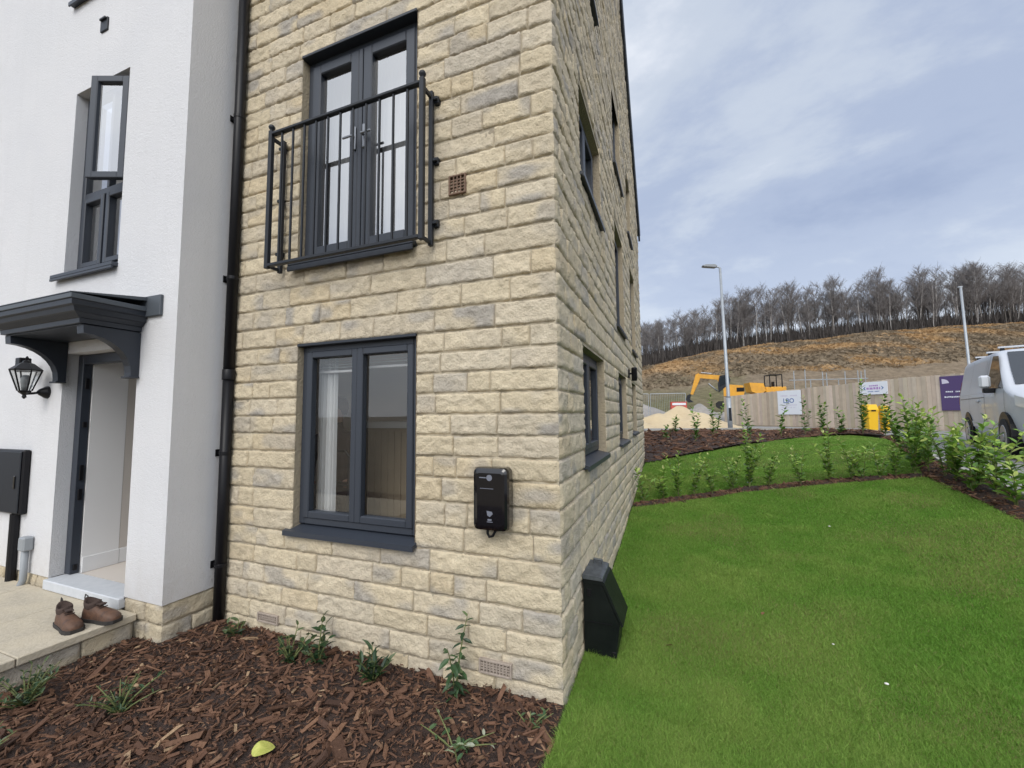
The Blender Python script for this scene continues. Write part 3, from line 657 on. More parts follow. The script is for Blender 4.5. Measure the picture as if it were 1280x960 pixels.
# person standing in the room
def person():
    J = {'pelvis': (0, 0, .80, .125, .10), 'belly': (0, 0, .95, .135, .10), 'chest': (0, .01, 1.15, .155, .105), 'neckb': (0, .02, 1.29, .075, .07), 'neck': (0, .01, 1.36, .05, .05), 'head0': (0, -.01, 1.43, .068, .08), 'head1': (0, -.005, 1.50, .075, .09), 'head2': (0, 0, 1.57, .05, .06)}
    E = [('pelvis', 'belly'), ('belly', 'chest'), ('chest', 'neckb'), ('neckb', 'neck'), ('neck', 'head0'), ('head0', 'head1'), ('head1', 'head2')]
    for s, t in ((-1, 'l'), (1, 'r')):
        for n, x, y, z, r in (('hip', .09, 0, .76, .095), ('knee', .10, -.01, .43, .06), ('ankle', .105, .02, .08, .042), ('toe', .12, -.14, .035, .035), ('sh', .17, .02, 1.24, .06), ('elb', .23, .03, 1.0, .045), ('wri', .18, -.12, .86, .03), ('palm', .16, -.18, .83, .03)):
            J[n+t] = (s*x, y, z, r, r)
        E += [('pelvis', 'hip'+t), ('hip'+t, 'knee'+t), ('knee'+t, 'ankle'+t), ('ankle'+t, 'toe'+t), ('chest', 'sh'+t), ('sh'+t, 'elb'+t), ('elb'+t, 'wri'+t), ('wri'+t, 'palm'+t)]
        for q in range(4):
            a = 'f%d%s' % (q, t); J[a] = (s*(.135+.018*q), -.25+.006*abs(q-1), .80-.006*q, .009, .009); E.append(('palm'+t, a))
        J['th'+t] = (s*.115, -.20, .845, .010, .010); E.append(('palm'+t, 'th'+t))
    names = list(J); me = bpy.data.meshes.new('body'); me.from_pydata([J[n][:3] for n in names], [(names.index(a), names.index(b)) for a, b in E], [])
    o = bpy.data.objects.new('person', me); COL.objects.link(o)
    md = o.modifiers.new('Skin', 'SKIN'); o.modifiers.new('Sub', 'SUBSURF').levels = 2; o.modifiers['Sub'].render_levels = 2
    for n, sv in zip(names, me.skin_vertices[0].data): sv.radius = J[n][3:]
    me.skin_vertices[0].data[0].use_root = True
    dg = bpy.context.evaluated_depsgraph_get(); em = bpy.data.meshes.new_from_object(o.evaluated_get(dg)); bpy.data.objects.remove(o)
    em.materials.append(M['cloth']); em.materials.append(M['skin'])
    for p in em.polygons: p.use_smooth = True; p.material_index = 1 if (p.center.z > 1.37 or p.center.z < .86 and p.center.y < -.15 and p.center.z > .5) else 0
    b = bpy.data.objects.new('person', em); COL.objects.link(b)
    h = MB(); prof = [(.03, .145), (.075, .125), (.098, .08), (.10, .03), (.085, -.03)]
    h.lathe((0, .02, 1.475), prof[::-1], 16); hair = h.build('hair', 'hair', b, smooth=True)
    fc = MB(); fc.lathe((0, -.098, 1.475), [(.004, .02), (.016, -.012), (.008, -.03)][::-1], 8); fc.box(-.045, -.02, -.092, -.084, 1.49, 1.5); fc.box(.02, .045, -.092, -.084, 1.49, 1.5); fc.box(-.025, .025, -.088, -.08, 1.42, 1.43); fc.build('face', 'skin', b, smooth=True)
    b.location = (-2.93, 3.02, .3); b.rotation_euler = (0, 0, .5); b.scale = (.98, .98, .98)
    return tag(b, 'person in dark brown top standing indoors behind the left pane of the lower window', 'person')
person()
ld = thing('step_ladder', 'black folding step ladder standing indoors behind the lower window', 'ladder', (-2.72, 2.82, .3), .25)
for s in (-1, 1):
    m = MB(); m.tube([(s*.16, -.10, 0), (s*.10, .02, 1.05)], .014, 6); m.build('leg', 'black', ld)
    m = MB(); m.tube([(s*.15, .28, 0), (s*.10, .04, 1.0)], .012, 6); m.build('leg', 'black', ld)
for k in range(3):
    m = MB(); w_ = .15-.018*k; m.box(-w_, w_, -.09+.035*k, .03+.035*k, .28+.26*k, .305+.26*k, .004); m.build('step', 'black', ld)
m = MB(); m.tube([(-.10, .02, 1.05), (-.06, .02, 1.1), (.06, .02, 1.1), (.10, .02, 1.05)], .012, 6); m.build('handle', 'black', ld)
# ------------------------------------------------------------------ juliet balcony
bal = thing('balcony_railing', 'black metal juliet balcony railing across the upper french door', 'balcony railing', (-2.26, FY, 2.9))
bx0, bx1, by, bz0, bz1 = -2.985, -1.535, 2.30, 2.885, 4.03
def lb(name, x0, x1, y0, y1, z0, z1, b=.003, m='blackiron'):
    q = MB(); q.box(x0+2.26, x1+2.26, y0-FY, y1-FY, z0-2.9, z1-2.9, b); return q.build(name, m, bal)
for x in (bx0, bx1):
    p = lb('post', x-.018, x+.018, by-.018, by+.018, bz0, bz1+.015, .004)
    q = MB(); q.lathe((x+2.26, by-FY, bz1+.045-2.9), [(.006, -.04), (.008, -.028), (.022, -.012), (.026, 0), (.02, .014), (.006, .024)], 12); q.build('finial', 'blackiron', p, smooth=True)
    lb('post', x-.016, x+.016, 2.40, 2.432, bz0, bz1, .004)
    lb('side_rail', x-.01, x+.01, by+.018, 2.40, bz1-.06, bz1-.03); lb('side_rail', x-.01, x+.01, by+.018, 2.40, bz0+.01, bz0+.035)
    sgn = -1 if x == bx0 else 1
    for z in (3.05, 3.51, 3.97):
        bk_ = lb('bracket', x+sgn*.016 if sgn > 0 else x-.05, x+.05 if sgn > 0 else x-.016, 2.405, 2.425, z-.012, z+.012)
        q = MB(); q.box(x+sgn*.03-.02+2.26, x+sgn*.03+.02+2.26, 2.425-FY, .012, z-.026-2.9, z+.026-2.9, .004); q.build('wall_plate', 'blackiron', bk_)
lb('rail', bx0+.018, bx1-.018, by-.02, by+.02, bz1-.03, bz1-.005, .005); lb('rail', bx0+.018, bx1-.018, by-.018, by+.018, bz0+.012, bz0+.037, .004)
for k in range(11):
    x = bx0+(bx1-bx0)*(k+1)/12; lb('baluster', x-.0075, x+.0075, by-.0075, by+.0075, bz0+.037, bz1-.03, .002)
# ------------------------------------------------------------------ wall boxes on the stone house
ev = thing('wall_charger', 'glossy black rounded car charger on the stone front wall', 'charger', (-1.055, FY, 1.185))
def rrect(w, h, r, n=6):
    P = []
    for cx_, cz_, a0 in ((w/2-r, h/2-r, 0), (-w/2+r, h/2-r, 90), (-w/2+r, -h/2+r, 180), (w/2-r, -h/2+r, 270)):
        for k in range(n+1): a = math.radians(a0+90*k/n); P.append((cx_+r*math.cos(a), cz_+r*math.sin(a)))
    return P
def rslab(mb, w, h, r, levels):
    """levels: (y, inset) from the wall outwards"""
    base = None; V = []; n = 0
    for y, ins in levels:
        P = rrect(w-2*ins, h-2*ins, max(r-ins*.6, .004)); n = len(P); V += [(p[0], y, p[1]) for p in P]
    F = [(i*n+k, (i+1)*n+k, (i+1)*n+(k+1) % n, i*n+(k+1) % n) for i in range(len(levels)-1) for k in range(n)]
    F += [tuple(range(n)), tuple((len(levels)-1)*n+k for k in range(n))[::-1]]
    mb.add(V, F)
m = MB(); rslab(m, .236, .385, .035, [(0.01, .012), (-.035, .008), (-.04, .0), (-.095, 0), (-.112, .006), (-.122, .02), (-.125, .034)]); fixn(m.build('casing', 'gloss', ev, smooth=False))
m = MB(); m.box(-.068, -.022, -.1275, -.125, .128, .134); m.lathe((0, -.126, .131), [(.019, -.0018), (.019, 0)], 14, 'y'); m.box(-.062, .026, -.1275, -.125, .064, .067); m.build('logo', 'greymark', ev)
m = MB(); m.prism([(-.018, -.068), (.016, -.072), (.022, -.085), (.002, -.104), (-.014, -.094)], -.1275, -.125); m.box(-.016, .02, -.1275, -.125, -.135, -.131); m.box(-.012, .014, -.1275, -.125, -.126, -.116); m.build('symbol', 'greymark', ev)
m = MB(); m.tube([(-.045, -.05, -.18), (-.047, -.05, -.225), (-.035, -.05, -.245), (-.012, -.05, -.238), (.005, -.045, -.205), (.012, .0, -.185), (.012, .02, -.19)], .0085, 8); m.build('cable', 'black', ev, smooth=True)
gb = thing('meter_box', 'black sloping meter box standing on the lawn against the stone side wall', 'meter box', (CX, 3.0, 0))
m = MB()
prof = [(.015, -.06), (.228, -.06), (.235, .06), (.262, .25), (.150, .50), (.015, .505)]
m.prism(prof, 0, .30, 'xz'); fixn(m.build('body', 'grp', gb))
m = MB(); m.prism([(.012, .508), (.154, .503), (.272, .243), (.284, .250), (.164, .522), (.15, .532), (.012, .535)], -.008, .308, 'xz'); fixn(m.build('door', 'grp', gb))
m = MB(); m.prism([(.010, .537), (.152, .534), (.152, .552), (.13, .560), (.010, .566)], -.012, .312, 'xz'); fixn(m.build('lid', 'grplid', gb))
m = MB(); m.box(.205, .232, -.006, -.001, .02, .07, .002); m.box(.04, .07, -.006, -.001, .42, .47, .002); m.box(.02, .21, -.004, -.001, .245, .25); m.build('catch', 'black', gb)
m = MB(); m.tube([(.05, .25, .56), (.05, .25, .595), (.11, .25, .59), (.11, .25, .555)], .010, 6); m.build('handle', 'grplid', gb)
wl = thing('wall_lamp', 'small black outside lamp on the stone side wall between ground floor windows', 'lamp', (CX, 6.92, 2.35))
m = MB(); m.box(.0, .03, -.05, .05, -.07, .07, .006); m.build('backplate', 'black', wl); m = MB(); m.lathe((.10, 0, 0), [(.035, -.12), (.045, -.11), (.045, .07), (.05, .08), (.03, .10)], 12); m.build('shade', 'black', wl, smooth=True); m = MB(); m.box(.02, .07, -.015, .015, -.015, .015, .003); m.build('arm', 'black', wl)
# ------------------------------------------------------------------ white rendered house
WY, WXR = 2.037, -3.62
TW = lambda p: (p[0], WY-p[2], p[1]); TR = lambda p: (WXR+p[2], p[0], p[1])
W_WIN = (-5.35, -4.474, 3.03, 4.885); W_DOOR = (-5.235, -4.10, .27, 2.30); W_UP = (-5.4, -4.5, 5.86, 7.6)
wh = thing('white_house', 'white rendered house with dark canopy over an open front door', 'house')
mb = MB(TW); wallcells(mb, -12, WXR, .29, 8.2, [W_WIN, (W_DOOR[0], W_DOOR[1], .29, W_DOOR[3]), W_UP], 0.)
for o in (W_WIN, W_UP, (W_DOOR[0], W_DOOR[1], .27, W_DOOR[3])): reveals(mb, o, 0, -.14)
mr = MB(TR); mr.quad((WY, .29, 0), (FY+.03, .29, 0), (FY+.03, 8.2, 0), (WY, 8.2, 0)); mr.quad((WY, .29, 0), (WY, .29, -.03), (FY, .29, -.03), (FY, .29, 0))
n0 = len(mb.v); mb.v += mr.v; mb.f += [tuple(x+n0 for x in f) for f in mr.f]
mb.quad((-12, .29, 0), (-5.235, .29, 0), (-5.235, .29, -.03), (-12, .29, -.03)); mb.quad((-4.10, .29, 0), (WXR, .29, 0), (WXR, .29, -.03), (-4.10, .29, -.03))
mb.build('wall', 'render', wh)
TWp = lambda p: (p[0], WY+.012-p[2], p[1]); TRp = lambda p: (WXR-.012+p[2], p[0], p[1])
pa, fa, ca = stones(TWp, [(-.2, -.02, [(-7, -5.235), (-4.1, WXR-.012)]), (-.02, .135, [(-7, -5.235), (-4.1, WXR-.012)]), (.135, .285, [(-7, -5.235), (-4.1, WXR-.012)])], .02, corner=WXR-.012, tone=.9)
pb, fb, cb = stones(TRp, [(-.2, -.02, [(WY+.012, FY)]), (-.02, .135, [(WY+.012, FY)]), (.135, .285, [(WY+.012, FY)])], .02, corner=WY+.012, tone=.9)
raw('plinth', pa, fa, 'stone', wh, col=ca, smooth=True); raw('plinth', pb, fb, 'stone', wh, col=cb, smooth=True)
m = MB(); m.box(-12, -5.235, WY+.02, WY+.12, -.3, .288); m.box(-4.1, WXR-.02, WY+.02, WY+.12, -.3, .288); m.box(WXR-.1, WXR-.02, WY+.121, FY, -.3, .288); m.build('footing', 'mortar', wh)
# the tall window: frame, an opened top sash hinged on the right, two lower lights
u0, u1, v0, v1 = W_WIN; fd = -.085; vt = 3.86
f = MB(TW); f.ring(u0+.002, u1-.002, v0+.05, v1-.002, .055, fd-.06, fd, .006); f.box(u0+.057, u1-.057, vt-.03, vt+.03, fd-.058, fd-.002, .004); f.box(-4.93, -4.894, v0+.105, vt-.03, fd-.057, fd-.003, .004); f.box(-4.93, -4.894, vt+.03, v1-.058, fd-.057, fd-.003, .004)
wf = f.build('window', 'frame', wh); wf['label'] = 'tall dark grey window with its upper sash swung open'
for a, b in ((u0+.06, -4.932), (-4.892, u1-.06)):
    s = MB(TW); s.ring(a, b, v0+.108, vt-.033, .05, fd-.05, fd+.014, .006); s.build('sash', 'frame', wf); p = MB(TW); p.quad((a+.045, v0+.153, fd-.03), (b-.045, v0+.153, fd-.03), (b-.045, vt-.078, fd-.03), (a+.045, vt-.078, fd-.03)); p.build('pane', 'glass_bright', wf)
p = MB(TW); p.quad((u0+.057, vt+.03, fd-.03), (-4.93, vt+.03, fd-.03), (-4.93, v1-.057, fd-.03), (u0+.057, v1-.057, fd-.03)); p.build('pane', 'glass_bright', wf)
ang = math.radians(22); hx = u1-.05; ca_, sa_ = math.cos(ang), math.sin(ang); sw = .345
TO = lambda p: TW((hx-p[0]*ca_-p[2]*sa_*0, p[1], fd+.01+p[0]*sa_+p[2]))
s = MB(TO); s.ring(0, sw, vt+.0, v1-.05, .06, 0, .055, .006); fixn(s.build('sash', 'frame', wf)); p = MB(TO); p.quad((.055, vt+.055, .025), (sw-.055, vt+.055, .025), (sw-.055, v1-.105, .025), (.055, v1-.105, .025)); fixn(p.build('pane', 'glass_bright', wf))
s = MB(TW); s.box(u0-.12, u1+.005, v0-.005, v0+.03, -.09, .05, .004); s.box(u0-.12, u1+.005, v0-.03, v0-.006, .035, .052, .003); s.build('sill', 'frame', wf)
bk = MB(TW); bk.quad((u0, v0, -.55), (u1, v0, -.55), (u1, v1, -.55), (u0, v1, -.55)); bk.quad((u0, v0, -.55), (u0, v1, -.55), (u0, v1, -.13), (u0, v0, -.13)); bk.quad((u1, v0, -.55), (u1, v1, -.55), (u1, v1, -.13), (u1, v0, -.13)); bk.build('room', 'hall', wh)
window(TW, W_UP, wh, panes=2, sill_over=.12, glassmat='glass_bright')
v = MB(TW); v.box(-4.985, -4.87, 5.39, 5.52, -.002, .014, .003); v.box(-4.975, -4.88, 5.495, 5.515, .014, .03, .003); vv = v.build('vent', 'blackiron', wh)
# doorway
u0, u1, v0, v1 = W_DOOR
f = MB(TW); fd = -.10; f.box(u0+.002, u0+.085, v0+.02, v1-.002, fd-.07, fd, .005); f.box(u1-.085, u1-.002, v0+.02, v1-.002, fd-.07, fd, .005); f.box(u0+.085, u1-.085, v1-.09, v1-.002, fd-.07, fd, .005)
dfm = f.build('door_frame', 'frame', wh)
for z, h_ in ((.32, .05), (.95, .10), (1.13, .14), (1.62, .05), (1.98, .10)):
    k = MB(TW); k.box(u0+.085, u0+.10, z, z+h_, fd-.05, fd-.02, .003); k.build('lock_keep', 'black', dfm)
m = MB(TW); m.box(u0-.0, u1, v0-.068, v0+.014, -.17, .035, .006); m.build('threshold', 'mat', wh)
dl = MB(); dl.box(u1-.135, u1-.09, WY+.19, WY+1.10, v0+.03, v1-.1, .006); d_ = dl.build('door', 'frame', wh)
h_ = MB(); h_.box(u1-.16, u1-.136, WY+.98, WY+1.02, 1.2, 1.42, .005); h_.box(u1-.19, u1-.175, WY+.90, WY+1.01, 1.33, 1.35, .004); h_.box(u1-.176, u1-.16, WY+.995, WY+1.01, 1.33, 1.35); h_.build('handle', 'silver', d_)
hw = MB(); hw.box(-5.25, -5.14, WY+.175, WY+.45, .28, 2.6); hw.box(-4.15, -4.05, WY+.175, 4.6, .28, 2.6); hw.box(-5.3, -4.05, 4.6, 4.65, .28, 2.6); hw.build('hall_wall', 'hall', wh)
hb = MB(); hb.box(-5.25, -5.142, WY+.452, 4.6, .28, 2.6); hb.build('hall_wall', 'halldark', wh)
sk = MB(); sk.box(-5.14, -5.125, WY+.176, WY+.45, .281, .42, .003); sk.box(-5.142, -5.128, WY+.452, 4.6, .281, .42, .003); sk.build('skirting', 'white', wh)
fl = MB(); fl.box(-5.3, -4.05, WY+.175, 4.6, .2, .28); fl.build('hall_floor', 'halldark', wh); cl = MB(); cl.box(-5.3, -4.05, WY+.175, WY+.8, 2.55, 2.6); cl.build('hall_ceiling', 'hall', wh)  # hall ceiling stops short, leaving the unseen back open to daylight
sw_ = MB(); sw_.box(-5.142, -5.132, WY+1.35, WY+1.43, 1.35, 1.43, .002); sw_.build('light_switch', 'greyplastic', wh)
# canopy
can = thing('door_canopy', 'dark grey moulded porch canopy on two curved brackets above the white house door', 'canopy', (-4.665, WY, 2.4))
def cb_(name, x0, x1, y0, y1, z0, z1, b=.006, m='darkpaint'):
    q = MB(); q.box(x0+4.665, x1+4.665, y0-WY, y1-WY, z0-2.4, z1-2.4, b); return q.build(name, m, can)
q = MB(); V = []
LV = [(2.566, .010), (2.530, .013), (2.520, .030), (2.487, .040), (2.480, .052), (2.452, .078), (2.446, .090), (2.412, .094), (2.410, .11)]
for z, i_ in LV: V += [(x+4.665, y-WY, z-2.4) for x, y in ((-5.36+i_, 2.033), (-5.36+i_, 1.555+i_), (-3.97-i_, 1.555+i_), (-3.97-i_, 2.033))]
q.add(V, [(l*4+k, l*4+4+k, l*4+4+(k+1) % 4, l*4+(k+1) % 4) for l in range(len(LV)-1) for k in range(4)]+[(0, 1, 2, 3), tuple(4*len(LV)-4+k for k in (3, 2, 1, 0))]); fixn(q.build('cornice', 'darkpaint', can))
cb_('edge_trim', -5.36, -3.97, 1.555, 2.033, 2.568, 2.606, .004, 'canopytop')
cb_('soffit', -5.25, -4.08, 1.67, 2.03, 2.40, 2.408, .002)
q = MB(); q.add([(a+4.665, y-WY, z-2.4) for a, y, z in ((-5.36, 1.553, 2.607), (-3.97, 1.553, 2.607), (-3.97, 2.03, 2.66), (-5.36, 2.03, 2.66), (-5.36, 1.553, 2.613), (-3.97, 1.553, 2.613), (-3.97, 2.03, 2.69), (-5.36, 2.03, 2.69))], [(3, 2, 1, 0), (4, 5, 6, 7), (0, 1, 5, 4), (1, 2, 6, 5), (2, 3, 7, 6), (3, 0, 4, 7)]); q.build('roof', 'canopytop', can)
cb_('upstand', -5.53, -3.80, 2.012, 2.036, 2.525, 2.695, .004, 'canopytop')
for xc in (-4.115, -5.215):
    q = MB(); poly = [(0, 0), (-.055, 0)]
    for k in range(9): a = math.pi/2*k/8; poly.append((-.055-.30*(1-math.cos(a)), .03+.27*math.sin(a)))
    poly += [(-.36, .36), (0, .36)]
    q.prism([(p[0]-.003, p[1]-.36) for p in poly], xc-.045+4.665, xc+.045+4.665, 'yz'); b_ = fixn(q.build('bracket', 'darkpaint', can))
    q = MB(); q.box(xc-.055+4.665, xc+.055+4.665, -.075, -.002, -.375, -.36, .003); q.build('foot', 'darkpaint', b_)
# lantern
ln = thing('wall_lantern', 'black glazed coach lantern on the white wall left of the door', 'lantern', (-5.48, WY, 1.95))
m = MB(); m.lathe((0, 0, 0), [(.012, -.07), (.03, -.055), (.045, -.03), (.055, -.018), (.06, 0)], 16, 'y'); m.build('backplate', 'black', ln, smooth=True)
m = MB(); m.tube([(0, -.04, 0), (0, -.09, -.012), (0, -.145, -.02), (0, -.15, .0)], .011, 8); m.build('arm', 'black', ln, smooth=True)
m = MB(); c = (0, -.15, 0)
m.lathe(c, [(.004, -.065), (.016, -.05), (.012, -.03), (.04, -.005), (.045, .01)], 6); lf = m.build('lantern_frame', 'black', ln); m = MB(); m.lathe(c, [(.102, .19), (.108, .20), (.05, .255), (.03, .265), (.026, .28), (.006, .29), (.014, .305), (.004, .325)], 6); m.build('lantern_roof', 'black', ln)
for k in range(6):
    a = 2*math.pi*k/6; q = MB(); q.tube([(.044*math.cos(a), -.15+.044*math.sin(a), .008), (.10*math.cos(a), -.15+.10*math.sin(a), .195)], .006, 5); q.build('glazing_bar', 'black', lf)
m = MB(); V = [(r*math.cos(2*math.pi*k/6), -.15+r*math.sin(2*math.pi*k/6), z) for r, z in ((.041, .012), (.096, .192)) for k in range(6)]; m.add(V, [(k, (k+1) % 6, 6+(k+1) % 6, 6+k) for k in range(6)]); m.build('glass', 'glass', ln)
m = MB(); m.lathe(c, [(.02, .01), (.022, .05), (.03, .08), (.03, .12), (.02, .15)], 12); m.build('bulb', 'greyplastic', ln, smooth=True)
m = MB(); m.box(-.19, -.11, -.16, -.08, .19, .32, .006); m.box(-.11, -.05, -.15, -.135, .20, .215, .003); m.build('sensor', 'black', ln)
# black wall box, conduit
wb = thing('wall_box', 'black rectangular service box on the white wall left of the front door', 'service box', (-6.02, WY, 1.11))
m = MB(); m.box(-.34, .34, -.055, 0, -.30, .30, .012); m.build('body', 'black', wb); m = MB(); m.box(-.32, .325, -.068, -.056, -.285, .285, .006); d_ = m.build('door', 'blackiron', wb); m = MB(); m.box(.24, .265, -.076, -.069, -.06, .06, .003); m.build('handle', 'gloss', d_); m = MB(); m.tube([(.20, -.03, -.30), (.20, -.03, -.95)], .035, 10); m.build('pipe', 'black', wb)
cd = thing('conduit', 'grey cable conduit with square cap on the white wall beside the door step', 'conduit', (-5.56, WY, 0))
m = MB(); m.box(-.05, .05, -.075, -.001, .50, .625, .012); m.build('cap', 'greyplastic', cd); m = MB(); m.tube([(0, -.04, .51), (0, -.04, .24), (-.012, -.055, .18), (-.05, -.08, .1)], .026, 10); m.build('pipe', 'greyplastic', cd, smooth=True)
# downpipe in the corner
dp_ = thing('downpipe', 'black rainwater downpipe in the corner between white and stone walls', 'downpipe', (-3.535, 2.405, -.05))
m = MB(); m.tube([(0, 0, -.02), (0, 0, 2.1)], .042, 14); m.build('pipe', 'black', dp_, smooth=True); m = MB(); m.tube([(0, 0, 2.1), (0, 0, 6.4)], .042, 14); m.build('pipe', 'black', dp_, smooth=True)
m = MB(); m.lathe((0, 0, 2.07), [(.048, 0), (.049, .005), (.049, .085), (.045, .09)], 16); m.build('socket', 'black', dp_, smooth=True)
for z in (.48, 1.40, 2.91, 4.39):
    q = MB(); q.lathe((0, 0, z+.05-.015), [(.045, 0), (.046, .002), (.046, .028), (.045, .03)], 16); q.box(-.083, -.03, -.012, .012, z+.04, z+.06, .003); q.box(-.084, -.078, -.03, .03, z+.02, z+.08, .002); q.build('clip', 'black', dp_)
# step slab
st = thing('door_step', 'buff paved stone step in front of the white house door', 'step', (0, 0, 0))
m = MB(); 
xs = [-7.0, -6.2, -5.45, -4.66, -3.90]; ys = [-1.2, -.55, .1, .75, 1.4, 2.03]
for a, b in zip(xs[:-1], xs[1:]):
    for c_, d_ in zip(ys[:-1], ys[1:]): m.box(a+.002, b-.002, c_+.002, d_-.002, .145, .2+random.uniform(-.001, .001), .006)
m.build('paving', 'slab', st)
TP = lambda p: (-3.935+p[2], p[0], p[1])
pv, pf, pc = stones(TP, [(-.2, -.01, [(-1.2, 2.02)]), (-.01, .142, [(-1.2, 2.02)])], .02, tone=.88); raw('riser', pv, pf, 'stone', st, col=pc, smooth=True)
m = MB(); m.box(-7, -3.95, -1.2, 2.03, -.3, .14); m.build('core', 'mortar', st)
# boots
def boot(name, label, x, y, rz):
    b = thing(name, label, 'boot', (x, y, .201), rz, 'boots left on the door step')
    # stations along x: heel -> toe : (x, halfwidth, top, )
    S_ = [(-.135, .020, .085), (-.125, .036, .112), (-.09, .043, .118), (-.05, .044, .120), (-.01, .044, .112), (.03, .046, .098), (.07, .052, .082), (.11, .054, .076), (.148, .046, .064), (.172, .026, .044)]
    V = []; n = 9
    for x_, w_, h_ in S_:
        for k in range(n): a = math.pi*k/(n-1); V.append((x_, -w_*math.cos(a)*(1-.25*max(0, math.sin(a))**3 if h_ > .1 else 1), .022+(h_-.022)*math.sin(a)**.55))
    F = [(i*n+k, (i+1)*n+k, (i+1)*n+k+1, i*n+k+1) for i in range(len(S_)-1) for k in range(n-1)]+[tuple(range(n)), tuple(9*n+k for k in range(n))[::-1]]
    q = MB(); q.add(V, F); o = fixn(q.build('upper', 'leather', b, smooth=True)); o.modifiers.new('s', 'SUBSURF').render_levels = 1
    q = MB(); V = []; nn = 14
    for sc_, z0_ in ((1.0, .100), (1.06, .122), (1.04, .142), (.86, .140), (.74, .115)):
        for k in range(nn): t = 2*math.pi*k/nn; V.append((-.072+.058*sc_*math.cos(t), .041*sc_*math.sin(t), z0_+.010*math.cos(2*t)-.008*math.cos(t)))
    q.add(V, [(l*nn+k, l*nn+(k+1) % nn, (l+1)*nn+(k+1) % nn, (l+1)*nn+k) for l in range(4) for k in range(nn)]+[tuple(4*nn+k for k in range(nn))]); q.build('collar', 'suede', b, smooth=True)
    q = MB(); out_ = [(s[0], -s[1]-.005) for s in S_]+[(s[0], s[1]+.005) for s in S_[::-1]]; q.prism(out_, 0, .024, 'xy'); fixn(q.build('sole', 'sole', b))
    q = MB(); q.prism([(-.03, -.016), (.035, -.02), (.035, .02), (-.03, .016)], .118, .125, 'xy')
    for k in range(4): q.tube([(-.02+.016*k, -.026, .126-.008*k), (-.014+.016*k, .026, .124-.008*k)], .0035, 5)
    q.build('laces', 'suede', b); q = MB(); q.tube([(-.128, 0, .12), (-.150, 0, .15), (-.145, 0, .178), (-.118, 0, .165)], .004, 5); q.build('pull_loop', 'sole', b)
boot('boot', 'brown leather boot nearer the path on the door step', -4.12, 1.72, -.12); boot('boot', 'brown leather boot nearer the white house on the door step', -4.03, 1.86, .18)
# ------------------------------------------------------------------ bark chips
def chips(name, label, pts, size, rng, zoff=.0, flat=.5):
    n = len(pts); Lc = size*rng.lognormal(0, .58, n); Wc = Lc**.8*size**.2*rng.uniform(.08, .40, n); Tc = Lc*rng.uniform(.06, .16, n)
    yaw = rng.uniform(0, 6.283, n); pit = rng.normal(0, .28, n); rol = rng.normal(0, .5, n)
    cor = np.array([(x, y, z) for z in (-1, 1) for y in (-1, 1) for x in (-1, 1)], float)*.5
    P = cor[None]*np.stack([Lc, Wc, Tc], -1)[:, None]; P = P*(1+rng.uniform(-.3, .3, P.shape))
    cr, sr = np.cos(rol)[:, None], np.sin(rol)[:, None]; y2 = P[..., 1]*cr-P[..., 2]*sr; z2 = P[..., 1]*sr+P[..., 2]*cr; x2 = P[..., 0]
    cp, sp_ = np.cos(pit)[:, None], np.sin(pit)[:, None]; x3 = x2*cp+z2*sp_; z3 = -x2*sp_+z2*cp
    cy, sy = np.cos(yaw)[:, None], np.sin(yaw)[:, None]; x4 = x3*cy-y2*sy; y4 = x3*sy+y2*cy
    Q = np.stack([x4+pts[:, 0:1], y4+pts[:, 1:2], z3+pts[:, 2:3]+zoff], -1).reshape(-1, 3)
    f = np.array([(0, 2, 3, 1), (4, 5, 7, 6), (0, 1, 5, 4), (2, 6, 7, 3), (0, 4, 6, 2), (1, 3, 7, 5)]); F = (f[None]+8*np.arange(n)[:, None, None]).reshape(-1, 4)
    pal = np.array([(.11, .062, .046), (.145, .082, .06), (.07, .041, .033), (.18, .105, .075), (.235, .15, .108), (.34, .25, .18)])
    c = pal[rng.choice(6, n, p=[.34, .28, .20, .12, .04, .02])]*rng.uniform(.75, 1.2, (n, 1))*np.array((1.06, 1., .86))
    return tag(raw(name, Q, F, 'chip', col=np.repeat(c, 8, 0)), label, kind='stuff')
def scatter(poly, n, rng):
    a = np.array(poly); x = rng.uniform(a[:, 0].min(), a[:, 0].max(), n*3); y = rng.uniform(a[:, 1].min(), a[:, 1].max(), n*3); k = inpoly(x, y, poly); return x[k][:n], y[k][:n]
FC = [(-4.0, -1), (-.62, -1), (-.61, 2.03), (-.66, 2.45), (-3.6, 2.45), (-3.6, 2.03), (-3.92, 2.03), (-3.92, -1)]
x, y = scatter(FC, 30000, RNG); z = g(x, y)+.004+.035*noise3(x*2.2, y*2.2, 0, 5)+.012*noise3(x*9, y*9, 0, 6)-.02+RNG.uniform(-.004, .02, len(x))
chips('bark_chips', 'loose bark chips covering the front bed', np.stack([x, y, z], 1), .026, RNG)
x, y = scatter(FAR, 5200, RNG); z = g(x, y)+.008+.1*noise3(x*1.2, y*1.2, 0, 8)+.01; ca = chips('bark_chips', 'loose bark chips on the far bed', np.stack([x, y, z], 1), .08, RNG)
def ribscatter(P, n):
    i = RNG.uniform(0, P.shape[0]-1.01, n); t = RNG.uniform(.04, .96, n); a = i.astype(int); fr = (i-a)[:, None]
    A = P[a, 0]*(1-fr)+P[a+1, 0]*fr; B = P[a, -1]*(1-fr)+P[a+1, -1]*fr; q = A*(1-t[:, None])+B*t[:, None]; return q[:, 0], q[:, 1], t
x, y, t = ribscatter(HEDGE_P, 2600); chips('bark_chips', 'loose bark chips in the curved strip', np.stack([x, y, g(x, y)+.012+.1*t*(1-t)], 1), .035, RNG)
